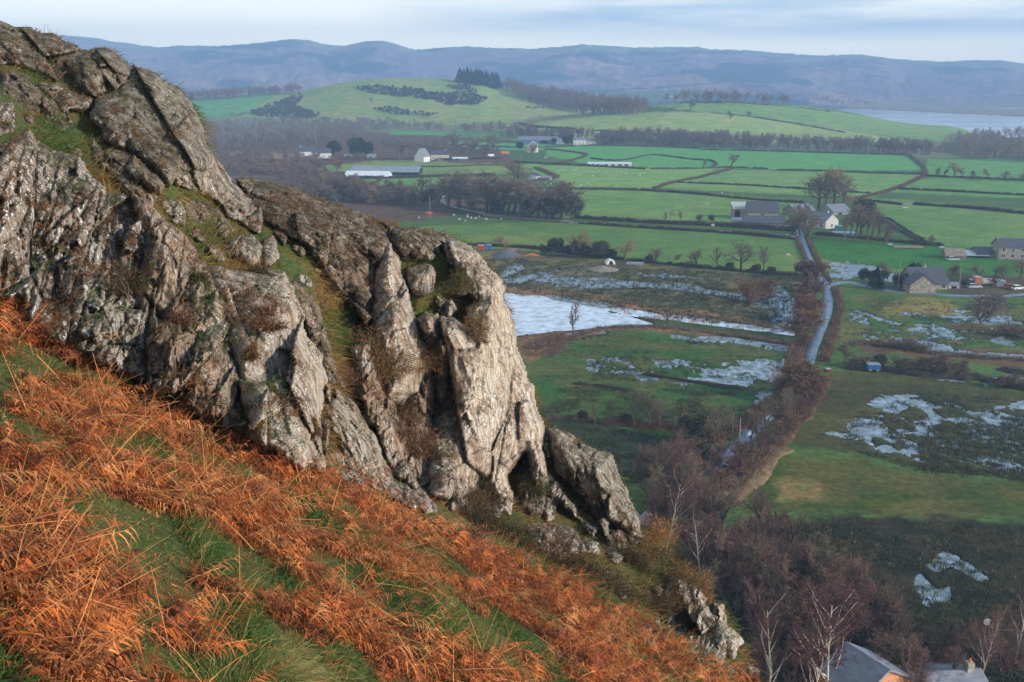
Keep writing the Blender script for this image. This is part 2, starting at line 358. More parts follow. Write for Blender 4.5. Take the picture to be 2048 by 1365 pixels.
# ground grid
av = np.concatenate([np.linspace(-1.1, -.36, 60), np.arange(-.358, .56, .0017), np.linspace(.57, 1.2, 40)])
_rn = 60 / np.arange(.95, .068, -.0012); rv = np.concatenate([[30, 45, 55], _rn, np.arange(905, 2120, 8), np.arange(2150, 4150, 60), np.arange(4170, 6350, 16), [6500, 6800, 7200]])
rv = np.unique(rv); A_, R_ = np.meshgrid(av, rv); X = A_ * R_; Y = R_.copy(); Zb = H(X, Y)
PX, PY, _f = proj(np.stack([X, Y, np.zeros_like(X)], -1)); PXh, PYh, _f = proj(np.stack([X, Y, Zb], -1))
GAIN = 1.0
col = np.empty(X.shape + (3,)); col[:] = (.055, .11, .03)
n0 = fbm(X / 40, Y / 40, 21, 4)
# tall far ridge: mauve woodland, dark conifer blocks, paler bracken; blue of the haze painted into these colours
far = Y > 3000
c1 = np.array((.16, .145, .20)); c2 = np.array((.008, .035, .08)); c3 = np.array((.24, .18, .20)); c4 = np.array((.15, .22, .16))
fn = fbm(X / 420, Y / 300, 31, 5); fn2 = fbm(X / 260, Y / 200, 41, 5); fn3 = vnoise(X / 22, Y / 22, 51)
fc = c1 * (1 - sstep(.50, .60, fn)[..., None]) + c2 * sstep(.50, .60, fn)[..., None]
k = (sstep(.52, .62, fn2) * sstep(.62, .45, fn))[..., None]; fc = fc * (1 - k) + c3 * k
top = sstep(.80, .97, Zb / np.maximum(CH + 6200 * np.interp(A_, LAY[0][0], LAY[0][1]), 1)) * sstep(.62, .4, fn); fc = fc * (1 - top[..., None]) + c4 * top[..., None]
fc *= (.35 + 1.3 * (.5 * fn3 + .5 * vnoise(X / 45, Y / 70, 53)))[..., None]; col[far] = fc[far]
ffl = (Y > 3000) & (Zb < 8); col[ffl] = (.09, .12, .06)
m = pip(PXh, PYh, [(1180,184),(1400,180),(1400,200),(1300,206)]) & far; col[m] = (.09, .15, .06)
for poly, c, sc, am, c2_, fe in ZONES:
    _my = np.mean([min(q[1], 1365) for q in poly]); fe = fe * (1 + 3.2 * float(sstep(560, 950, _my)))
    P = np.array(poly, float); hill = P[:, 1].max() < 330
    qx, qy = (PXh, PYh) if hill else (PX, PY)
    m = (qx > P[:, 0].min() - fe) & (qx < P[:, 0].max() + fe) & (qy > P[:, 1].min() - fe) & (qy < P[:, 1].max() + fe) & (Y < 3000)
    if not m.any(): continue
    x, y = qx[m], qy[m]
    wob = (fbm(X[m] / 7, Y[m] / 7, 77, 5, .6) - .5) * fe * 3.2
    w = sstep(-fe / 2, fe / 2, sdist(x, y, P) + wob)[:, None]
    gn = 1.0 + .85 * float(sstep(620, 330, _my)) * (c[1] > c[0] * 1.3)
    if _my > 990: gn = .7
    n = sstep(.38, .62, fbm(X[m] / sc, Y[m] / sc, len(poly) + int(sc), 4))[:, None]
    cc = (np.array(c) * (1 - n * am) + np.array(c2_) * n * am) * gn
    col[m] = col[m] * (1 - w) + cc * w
# relief of the ground: fine tussocks, sunk where water stands
near = sstep(900, 300, Y)
tus = fbm(X / 1.6, Y / 1.6, 91, 3); big = fbm(X / 9, Y / 9, 95, 3)
Zg = Zb + .15 + near * (.16 * (tus - .5) + .1 * (big - .5)) + .08 * near
wet = np.full(X.shape, -9.0); pat = 1.15 * (fbm(X / 1.9, Y / 2.8, 101, 5, .72) - .5) + .9 * (fbm(X / 9, Y / 9, 103, 3) - .5) + .35 * (1 - np.abs(2 * fbm(X / 6, Y / 9, 109, 3) - 1)) ** 5
for nme, poly, bias in POOLS:
    P = np.array(poly, float); m = (PX > P[:, 0].min() - 8) & (PX < P[:, 0].max() + 8) & (PY > P[:, 1].min() - 8) & (PY < P[:, 1].max() + 8)
    if not m.any(): continue
    s = sdist(PX[m], PY[m], P); fe = 4 + 5 * (bias < .1)
    w = bias + pat[m] - .6 * sstep(fe, -fe, s) * (1 if bias < .5 else 1.6)
    wet[m] = np.maximum(wet[m], np.where(s > -8, w, -9))
zw = np.clip(-wet * 2.2, -.5, .5)
sink = wet > -2
Zg = np.where(sink, np.minimum(Zg, zw * .4 + .02), Zg)
# darker wet fringe plants next to ice
fr = sstep(-.25, -.02, wet)[..., None]; col = col * (1 - .35 * fr)
# estuary basin
est = pip(PX, PY, [(1590,213),(1700,217),(1850,224),(1990,231),(2100,236),(2900,238),(2900,300),(2048,300),(1930,262),(1800,246),(1700,232)]) & (Zb < 3) & (Y > 1300)
Zg = np.where(est, -1.0, Zg)
mud = pip(PX, PY, [(1560,206),(2500,206),(2500,232),(2000,231),(1700,217),(1590,213)]) & (Zb < 12); col[mud] = (.20, .19, .17)
nr, nc = X.shape; idx = np.arange(nr * nc).reshape(nr, nc)
F = np.stack([idx[:-1, :-1], idx[:-1, 1:], idx[1:, 1:], idx[1:, :-1]], -1).reshape(-1, 4)
m_, t, b = newmat('valley_ground')
at1 = nd(t, 'ShaderNodeAttribute', attribute_name='Col'); g = t.nodes.new('ShaderNodeNewGeometry')
n1 = noise(t, g.outputs['Position'], .9, 6, .65); n2 = noise(t, g.outputs['Position'], .06, 5, .6)
q = nd(t, 'ShaderNodeMapping'); q.inputs['Scale'].default_value = (.25, 1.2, 1); q.inputs['Rotation'].default_value = (0, 0, .25); t.links.new(g.outputs['Position'], q.inputs[0])
n3 = noise(t, q.outputs[0], .35, 4, .6)
c = mix(t, 1.0, at1.outputs['Color'], mix(t, mrange(t, n1, .3, .7), (.80, .74, .72), (2.0, 1.72, 1.6)), 'MULTIPLY')
c = mix(t, 1.0, c, mix(t, mrange(t, n2, .3, .7), (.74, .80, .80), (1.3, 1.2, 1.1)), 'MULTIPLY')
c = mix(t, 1.0, c, mix(t, mrange(t, n3, .35, .65), (.85, .87, .85), (1.15, 1.12, 1.1)), 'MULTIPLY')
t.links.new(c, b.inputs['Base Color']); b.inputs['Specular IOR Level'].default_value = .1; bump(t, b, n1, .25, .8)
ground = link('ground', npmesh('ground', np.stack([X, Y, Zg], -1).reshape(-1, 3), F, m_, True, {'Col': col.reshape(-1, 3)}))
tag(ground, 'patchwork of green fields and rushy marsh on the valley floor', 'ground', kind='structure')
# ice / water sheets
ice, t, b = newmat('ice'); g = t.nodes.new('ShaderNodeNewGeometry'); n1 = noise(t, g.outputs['Position'], .35, 6, .65)
t.links.new(mix(t, mrange(t, n1, .35, .6), (.30, .35, .42), (.74, .79, .84)), b.inputs['Base Color']); b.inputs['Roughness'].default_value = .08; b.inputs['Specular IOR Level'].default_value = 1.0
t.nodes.remove(t.nodes['Mix']) if 0 else None
def ice_mat(name, veg):
    m_, t, b = newmat(name); g = t.nodes.new('ShaderNodeNewGeometry'); P = g.outputs['Position']; q = nd(t, 'ShaderNodeMapping'); q.inputs['Scale'].default_value = (1, .6, 1); t.links.new(P, q.inputs[0])
    c = mix(t, mrange(t, noise(t, P, .35, 6, .65), .35, .6), (.12, .17, .24), (.42, .49, .58)); f = mrange(t, noise(t, q.outputs[0], .75, 9, .85), .43, .55, 0, veg)
    c = mix(t, f, c, (.055, .075, .03)); t.links.new(c, b.inputs['Base Color']); t.links.new(mrange(t, f, 0, 1, .08, .7), b.inputs['Roughness']); b.inputs['Specular IOR Level'].default_value = .9; return m_
ice2 = ice_mat('ice_with_grass', .85)
SEEN = set()
for i, (nme, poly, bias) in enumerate(POOLS):
    P = np.array(poly, float); c = P.mean(0); ex = 9
    Q = c + (P - c) * (1 + ex / np.maximum(np.hypot(*(P - c).T), 20))[:, None]
    pts = []
    for (x, y) in Q:
        r = ray(x, y); k = CH / -r[2]; pts.append((r[0] * k, r[1] * k, .004 * i - .03))
    me = bpy.data.meshes.new('flood_water'); me.from_pydata(pts, [], [tuple(range(len(pts)))]); me.materials.append(ice if bias > .5 else ice2)
    tag(link('flood_water', me), 'frozen flood water: %s %d' % (nme, i + 1) if 0 else 'pale frozen flood water, ' + nme, 'ice', kind='structure')
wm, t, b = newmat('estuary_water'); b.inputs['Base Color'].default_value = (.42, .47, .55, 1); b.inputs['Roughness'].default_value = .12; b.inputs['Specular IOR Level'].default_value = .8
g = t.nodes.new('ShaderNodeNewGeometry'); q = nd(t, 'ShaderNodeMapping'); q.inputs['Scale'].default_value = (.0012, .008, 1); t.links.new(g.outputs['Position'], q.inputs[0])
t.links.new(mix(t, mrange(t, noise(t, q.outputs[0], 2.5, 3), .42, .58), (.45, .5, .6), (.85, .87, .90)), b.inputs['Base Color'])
pts = [at_ for at_ in []]
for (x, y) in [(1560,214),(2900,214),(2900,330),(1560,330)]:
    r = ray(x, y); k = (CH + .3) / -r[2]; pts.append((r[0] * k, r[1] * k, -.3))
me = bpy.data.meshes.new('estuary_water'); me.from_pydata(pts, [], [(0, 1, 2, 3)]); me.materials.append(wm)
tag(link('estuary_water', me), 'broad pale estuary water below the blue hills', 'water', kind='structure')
# ------------------------------------------------------------------ near hillside: inverse-depth surface through control points
def pinv(px, py): return .18 - .00009 * px - .00015 * (1365 - py)
_cp = [(x, y, 1 / max(pinv(x, y), .03)) for x, y in [(0,1365),(400,1365),(900,1365),(1400,1365),(0,900),(300,1000),(700,1100),(1100,1250),(0,650),(300,800),(620,950),(900,1080),(1250,1230),(1500,1365),(-400,700),(-400,1200),(600,1600),(1300,1600),(-400,1700),(0,1800),(1600,1500)]]
_cp += [(0,450,17),(0,290,18.5),(200,500,18),(300,400,20),(400,520,20),(600,600,21),(640,850,18.5),(500,750,18),(200,300,23),(100,200,25),(0,110,27),(0,40,29),(200,120,29),(300,250,27),(400,300,27.5),(500,430,27),(420,450,24),(560,560,22.5),(620,480,27),(480,365,30),(700,430,31),(650,600,26),(700,800,23),(760,700,26),(780,500,29),(830,600,28),(900,500,32),(980,540,33),(1000,750,31),(1080,850,31),(1050,960,29),(900,900,27),(820,950,24.5),(950,1030,25),(1100,1050,28),(1200,950,32),(1280,1070,31),(1300,1130,28),(1400,1180,27),(1480,1290,26),(1350,1250,25),(-400,200,24),(-400,0,28)]
_cp = np.array(_cp, float); _q = _cp[:, :2] / 1000; _n = len(_q)
def _k(r): return np.where(r > 0, r * r * np.log(np.maximum(r, 1e-9)), 0)
_M = np.zeros((_n + 3, _n + 3)); _M[:_n, :_n] = _k(np.hypot(_q[:, None, 0] - _q[None, :, 0], _q[:, None, 1] - _q[None, :, 1])) + np.eye(_n) * 2e-3
_M[:_n, _n] = 1; _M[:_n, _n + 1:] = _q; _M[_n:, :_n] = _M[:_n, _n:].T
_w = np.linalg.solve(_M, np.concatenate([1 / _cp[:, 2], [0, 0, 0]]))
def hinv(px, py):
    px = np.asarray(px, float) / 1000; py = np.asarray(py, float) / 1000; s = _w[_n] + _w[_n + 1] * px + _w[_n + 2] * py
    for i in range(_n): s = s + _w[i] * _k(np.hypot(px - _q[i, 0], py - _q[i, 1]))
    return np.clip(s, .026, .6)
def hdepth(px, py): return 1 / hinv(px, py)
def hbump(px, py):
    d = hdepth(px, py); u = px * d / FPX; v = py * d / FPX
    return d - .5 * (fbm(u / 1.1, v / 1.1, 201, 4, .55) - .5) * np.clip(d / 12, .3, 2.) - .08 * (fbm(u / .3, v / .3, 203, 2) - .5)
SIL = np.array([(-700,14),(-60,30),(0,38),(34,50),(65,51),(85,63),(106,67),(130,82),(178,99),(205,92),(226,96),(239,109),(263,126),(284,132),(308,144),(325,154),(359,174),(379,198),(396,219),(405,239),(410,253),(417,294),(444,325),(461,352),(500,358),(560,368),(640,392),(719,424),(812,450),(889,465),(931,484),(961,505),(982,535),(1004,560),(1010,590),(1025,641),(1046,726),(1067,773),(1072,811),(1089,853),(1112,851),(1170,883),(1225,909),(1246,951),(1263,1000),(1278,1040),(1287,1078),(1320,1090),(1370,1130),(1400,1165),(1445,1208),(1460,1243),(1488,1286),(1500,1320),(1520,1345),(1560,1400),(1640,1500),(1800,1750)], float)
def ysil(px): return np.interp(px, SIL[:, 0], SIL[:, 1])
cols = np.concatenate([np.arange(-700, 0, 25), np.arange(0, 1560, 4), np.arange(1560, 1800, 12)]); NR = 300
V = []
f = np.linspace(0, 1, NR)
PXc = np.repeat(cols[:, None], NR, 1); y0 = ysil(cols) + np.interp(cols, [-700, 0, 100, 350, 420, 470, 560, 900, 960, 1010, 1060, 1100, 1280, 1340, 1420, 1500, 1800], [20, 22, 25, 34, 70, 26, 22, 30, 70, 150, 110, 60, 60, 10, 30, 20, 10]); PYc = y0[:, None] + (1900 - y0[:, None]) * (f[None, :] ** 1.25)
D = hbump(PXc, PYc); D[:, 0] += .5
Vh = P3(PXc, PYc, D)
# far side of the hill: falls steeply from the crest to the valley
back = []
crest = Vh[:, 0]
for j, (t, dz) in enumerate([(1, 1.0), (3, 3.6), (7, 10), (14, 21), (24, 38), (40, 62), (60, 90)]):
    q = crest.copy(); dirx = np.interp(cols, [-700, 400, 1000, 1500], [.05, .1, .12, .35]); q[:, 0] += t * dirx; q[:, 1] += t * .9; q[:, 2] -= dz
    q[:, 0] += (vnoise(cols / 60, np.full(cols.shape, j), 5) - .5) * t * .3; q[:, 2] = np.maximum(q[:, 2], -1.5); back.append(q)
Vall = np.concatenate([np.stack(back[::-1], 1), Vh], 1); nc_, nr_ = Vall.shape[:2]
idx = np.arange(nc_ * nr_).reshape(nc_, nr_)
F = np.stack([idx[:-1, :-1], idx[:-1, 1:], idx[1:, 1:], idx[1:, :-1]], -1).reshape(-1, 4)
# bracken cover mask, world plane pattern running down the slope
BND = np.array([(-700,560),(0,612),(60,650),(110,690),(170,715),(240,755),(290,780),(350,800),(400,830),(440,850),(500,880),(545,910),(590,940),(632,955),(700,985),(760,1010),(860,1050),(900,1075),(1000,1105),(1040,1140),(1120,1160),(1200,1205),(1270,1240),(1340,1290),(1400,1330),(1440,1345),(1500,1360),(1600,1480)], float)
def ybnd(px): return np.interp(px, BND[:, 0], BND[:, 1])
GREEN = [(130,830,110,45),(330,900,120,30),(560,980,60,25),(250,1120,90,22),(440,1200,110,28),(730,1040,120,40),(850,1130,110,35),(1000,1210,120,28),(60,1060,70,30),(520,1330,190,45),(900,1260,60,20),(1180,1270,80,25),(100,1290,90,25),(700,1180,60,22),(1130,1330,110,22),(400,860,60,20),(620,1060,60,25),(1290,1330,60,18)]
def bracken_mask(px, py):
    d = hdepth(px, py); u = px * d / FPX; v = py * d / FPX
    q = P3(px, py, d); x, y = q[..., 0], q[..., 1]
    n = .38 * fbm(x / 1.7, y / 1.5, 301, 3) + .62 * fbm(x / .55, y / .48, 305, 3)
    m = .475 + (n - .5) * 5.2
    for gx, gy, gw, gh in GREEN:
        s = .5; dx = px - gx; dy = (py - gy) - s * dx; m = m - .22 * np.exp(-((dx / gw) ** 2 + (dy / gh) ** 2))
    return m * sstep(-12, 10, py - ybnd(px))
bm = np.concatenate([np.zeros((nc_, nr_ - NR)), bracken_mask(PXc, PYc)], 1)
hm, t, b = newmat('hillside_turf'); g = t.nodes.new('ShaderNodeNewGeometry'); a1 = nd(t, 'ShaderNodeAttribute', attribute_name='bracken')
n1 = noise(t, g.outputs['Position'], 9, 6, .7); n2 = noise(t, g.outputs['Position'], 1.1, 5, .6)
c = mix(t, mrange(t, n2, .38, .62), (.05, .085, .016), (.115, .085, .022))
c = mix(t, mrange(t, a1.outputs['Fac'], .35, .6), c, (.075, .032, .014))
c = mix(t, 1.0, c, mix(t, mrange(t, n1, .3, .7), (.45, .45, .45), (1.4, 1.4, 1.4)), 'MULTIPLY')
t.links.new(c, b.inputs['Base Color']); bump(t, b, n1, .06)
hill = link('hillside', npmesh('hillside', Vall.reshape(-1, 3), F, hm, True, {'bracken': bm.reshape(-1)}))
tag(hill, 'steep grassy hillside falling to the valley', 'hillside', kind='structure')

# ------------------------------------------------------------------ rock
def rockmat(name, pale, mid, dark, lich, liam, moss, ang=0.2, brown=.35):
    m, t, b = newmat(name); g = t.nodes.new('ShaderNodeNewGeometry'); P = g.outputs['Position']
    q = nd(t, 'ShaderNodeMapping'); q.inputs['Rotation'].default_value = (0, ang, 0); t.links.new(P, q.inputs[0])
    q2 = nd(t, 'ShaderNodeMapping'); q2.inputs['Scale'].default_value = (1, 1, .22); t.links.new(q.outputs[0], q2.inputs[0])
    st = noise(t, q2.outputs[0], 5.5, 7, .7); bn = noise(t, P, .7, 4, .6); fn = noise(t, P, 16, 6, .75)
    c = mix(t, mrange(t, st, .36, .64), mid, pale)
    c = mix(t, mrange(t, bn, .45, .66, 0, brown), c, (.27, .145, .085))
    pn = noise(t, P, 1.9, 7, .7); c = mix(t, mrange(t, pn, .49, .57), c, dark)
    ln = noise(t, P, 6.5, 5, .75); lb = noise(t, P, .8, 3, .5)
    lf = nd(t, 'ShaderNodeMath', operation='MULTIPLY'); t.links.new(mrange(t, ln, .545, .58), lf.inputs[0]); t.links.new(mrange(t, lb, .52 - liam * .12, .57 - liam * .12), lf.inputs[1])
    c = mix(t, lf.outputs[0], c, lich)
    yl = noise(t, P, 2.6, 5, .7); c = mix(t, mrange(t, yl, .60, .68, 0, .55), c, (.25, .24, .10))
    # fine speckle, tone varied at random over the whole surface
    c = mix(t, 1.0, c, mix(t, mrange(t, fn, .3, .7), (.48, .46, .45), (1.5, 1.48, 1.45)), 'MULTIPLY')
    sx = t.nodes.new('ShaderNodeSeparateXYZ'); t.links.new(g.outputs['Normal'], sx.inputs[0])
    mf = nd(t, 'ShaderNodeMath', operation='MULTIPLY'); t.links.new(mrange(t, sx.outputs[2], .72, .95, 0, .8), mf.inputs[0]); t.links.new(mrange(t, noise(t, P, 2.2, 5, .7), .5 - moss * .3, .6 - moss * .2), mf.inputs[1])
    c = mix(t, mf.outputs[0], c, (.095, .08, .03))
    t.links.new(c, b.inputs['Base Color']); b.inputs['Roughness'].default_value = .9
    def vor(scale, vec, rnd=1.0):
        n = t.nodes.new('ShaderNodeTexVoronoi'); n.feature = 'DISTANCE_TO_EDGE'; n.inputs['Scale'].default_value = scale; t.links.new(vec, n.inputs['Vector']); return mrange(t, n.outputs['Distance'], 0, .07)
    dn = t.nodes.new('ShaderNodeTexNoise'); dn.inputs['Scale'].default_value = 2.2; dn.inputs['Detail'].default_value = 4; t.links.new(P, dn.inputs['Vector'])
    vm = nd(t, 'ShaderNodeVectorMath', operation='MULTIPLY_ADD'); t.links.new(dn.outputs['Color'], vm.inputs[0]); vm.inputs[1].default_value = (.35, .35, .35); t.links.new(q2.outputs[0], vm.inputs[2])
    bp = bump(t, b, st, .16, .9)
    for sc_, ds in ((1.7, .12), (5.5, .05)):
        bb = t.nodes.new('ShaderNodeBump'); bb.inputs['Distance'].default_value = ds; t.links.new(vor(sc_, vm.outputs[0]), bb.inputs['Height']); t.links.new(bp.outputs[0], bb.inputs['Normal']); bp = bb
    b2 = t.nodes.new('ShaderNodeBump'); b2.inputs['Distance'].default_value = .035; t.links.new(fn, b2.inputs['Height']); t.links.new(bp.outputs[0], b2.inputs['Normal']); t.links.new(b2.outputs[0], b.inputs['Normal'])
    return m
WL = (.62, .60, .56)
RM = {
 'grey': rockmat('rock_grey', (.48, .405, .33), (.32, .255, .20), (.15, .11, .08), WL, .25, .5),
 'warm': rockmat('rock_warm', (.50, .385, .295), (.34, .245, .18), (.15, .105, .075), WL, .45, .3, .2, .6),
 'white': rockmat('rock_lichened', (.49, .415, .345), (.29, .225, .175), (.085, .06, .045), (.78, .76, .72), 1.0, .4, .2, .5),
 'pale': rockmat('rock_pale', (.60, .51, .425), (.45, .37, .30), (.27, .19, .14), WL, .2, .2, -.1, .3),
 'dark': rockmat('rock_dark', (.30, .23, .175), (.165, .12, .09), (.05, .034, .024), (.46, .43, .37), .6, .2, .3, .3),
 'olive': rockmat('rock_olive', (.34, .30, .24), (.20, .165, .13), (.075, .052, .036), (.50, .48, .42), .6, .3, .2, .3),
}
def rock(poly, T, mat, label, ang=12, sc=1.0, amp=1.0, seed=0, step=3.0, back=3.0, edge=22, dd=0.0, cat='rock outcrop', group=None, tilt=(0, 0), name='rock_outcrop'):
    """rock body: traced outline given its own distance, bulged and faceted front, thickness behind"""
    P = np.array(poly, float); x0, y0 = P.min(0) - 6; x1, y1 = P.max(0) + 6
    gx, gy = np.meshgrid(np.arange(x0, x1, step), np.arange(y0, y1, step))
    wob = (fbm(gx / 26, gy / 26, seed + 401, 3) - .5) * 16
    s = sdist(gx, gy, P) + wob
    D0 = hdepth(gx, gy) + dd; th = R(ang)
    m = D0.mean() / FPX; u = (gx * math.cos(th) + gy * math.sin(th)) * m; v = (-gx * math.sin(th) + gy * math.cos(th)) * m
    uw = u + .12 * (fbm(u / .8, v / .8, seed + 3, 2) - .5); vw = v + .25 * (fbm(u / .9, v / .9, seed + 7, 2) - .5)
    f1, e1 = facets(uw / (1.25 * sc), vw / (2.9 * sc), seed + 11, 2.2); fine = .45 if mat == 'pale' else 1.0; f2, e2 = facets((uw + .35 * vw) / (.55 * sc), (vw - .25 * uw) / (1.05 * sc), seed + 21, 2.4); f3, e3 = facets((uw - .2 * vw) / (.17 * sc), vw / (.38 * sc), seed + 31, 2.2)
    md = sstep(.35, .65, fbm(u / 1.2, v / 1.2, seed + 51, 2)); fi = vnoise(uw / (.30 * sc), vw / (2.4 * sc), seed + 61) * .7 + .3 * vnoise(uw / (.12 * sc), vw / (.9 * sc), seed + 63)
    h = .80 * f1 + .42 * f2 * (.5 + .5 * md) + .17 * fine * f3 - .22 * fine * np.exp(-(e1 / .03) ** 2) - .10 * md * np.exp(-(e2 / .05) ** 2)
    h -= .22 * fine * (1 - np.abs(2 * fi - 1)) ** 9 * (.15 + .85 * md)
    h += .22 * fine * (fbm(u / .30, v / .45, seed + 41, 5, .65) - .5)
    bulge = T * (.30 + .70 * (1 - np.exp(-np.maximum(s, 0) / edge))) + tilt[0] * (gx - P[:, 0].mean()) * m + tilt[1] * (gy - P[:, 1].mean()) * m
    D = D0 - bulge - amp * h * sstep(-4, 14, s) - .12
    D = D + .3 * T * np.exp(-np.maximum(s, 0) / 4)
    nr, nc = gx.shape; ins = s > 0
    # boundary vertices slide onto the outline
    cell = ins[:-1, :-1] & ins[:-1, 1:] & ins[1:, 1:] & ins[1:, :-1]
    if cell.sum() < 4: return None
    idx = np.arange(nr * nc).reshape(nr, nc); V = P3(gx, gy, D).reshape(-1, 3)
    F = np.stack([idx[1:, :-1], idx[1:, 1:], idx[:-1, 1:], idx[:-1, :-1]], -1)[cell]
    # boundary edges -> skirt and closed back
    E = np.concatenate([F[:, [0, 1]], F[:, [1, 2]], F[:, [2, 3]], F[:, [3, 0]]]); key = set(map(tuple, E.tolist()))
    be = [(a, b_) for a, b_ in key if (b_, a) not in key]
    bv = sorted({a for e in be for a in e}); mp = {a: i for i, a in enumerate(bv)}
    base = len(V); Vb = V[bv]; rb = Vb - CAM; rb /= np.linalg.norm(rb, axis=1)[:, None]
    rings = []
    cpx, cpy, cd = proj(V[bv]); c0 = P.mean(0); sk = []
    for q, (dd_, sh) in enumerate([(.5 * back, .0), (back, .06), (back * 1.25, .5)]):
        nx = cpx + (c0[0] - cpx) * sh; ny = cpy + (c0[1] - cpy) * sh; rings.append(P3(nx, ny, cd + dd_))
    nb = len(bv); FF = [F]
    prev = lambda i: bv[i]
    ea = np.array([mp[a] for a, _ in be]); eb = np.array([mp[b_] for _, b_ in be]); bva = np.array(bv)
    FF.append(np.stack([bva[eb], bva[ea], base + ea, base + eb], -1))
    for q in range(2): FF.append(np.stack([base + q * nb + eb, base + q * nb + ea, base + (q + 1) * nb + ea, base + (q + 1) * nb + eb], -1))
    V = np.concatenate([V] + rings); ctr = len(V); V = np.concatenate([V, P3(c0[0], c0[1], cd.mean() + back * 1.25)[None]])
    tri = np.stack([base + 2 * nb + eb, base + 2 * nb + ea, np.full(len(ea), ctr), np.full(len(ea), ctr)], -1)
    F = np.concatenate(FF)
    used = np.zeros(len(V), bool); used[F.ravel()] = True; used[tri.ravel()] = True; rm = np.cumsum(used) - 1; V = V[used]; F = rm[F]; tri = rm[tri][:, :3]
    F3 = np.concatenate([F[:, [0, 1, 2]], F[:, [0, 2, 3]], tri])
    o = link(name, npmesh(name, V, F3, RM[mat])); tag(o, label, cat, group); return o
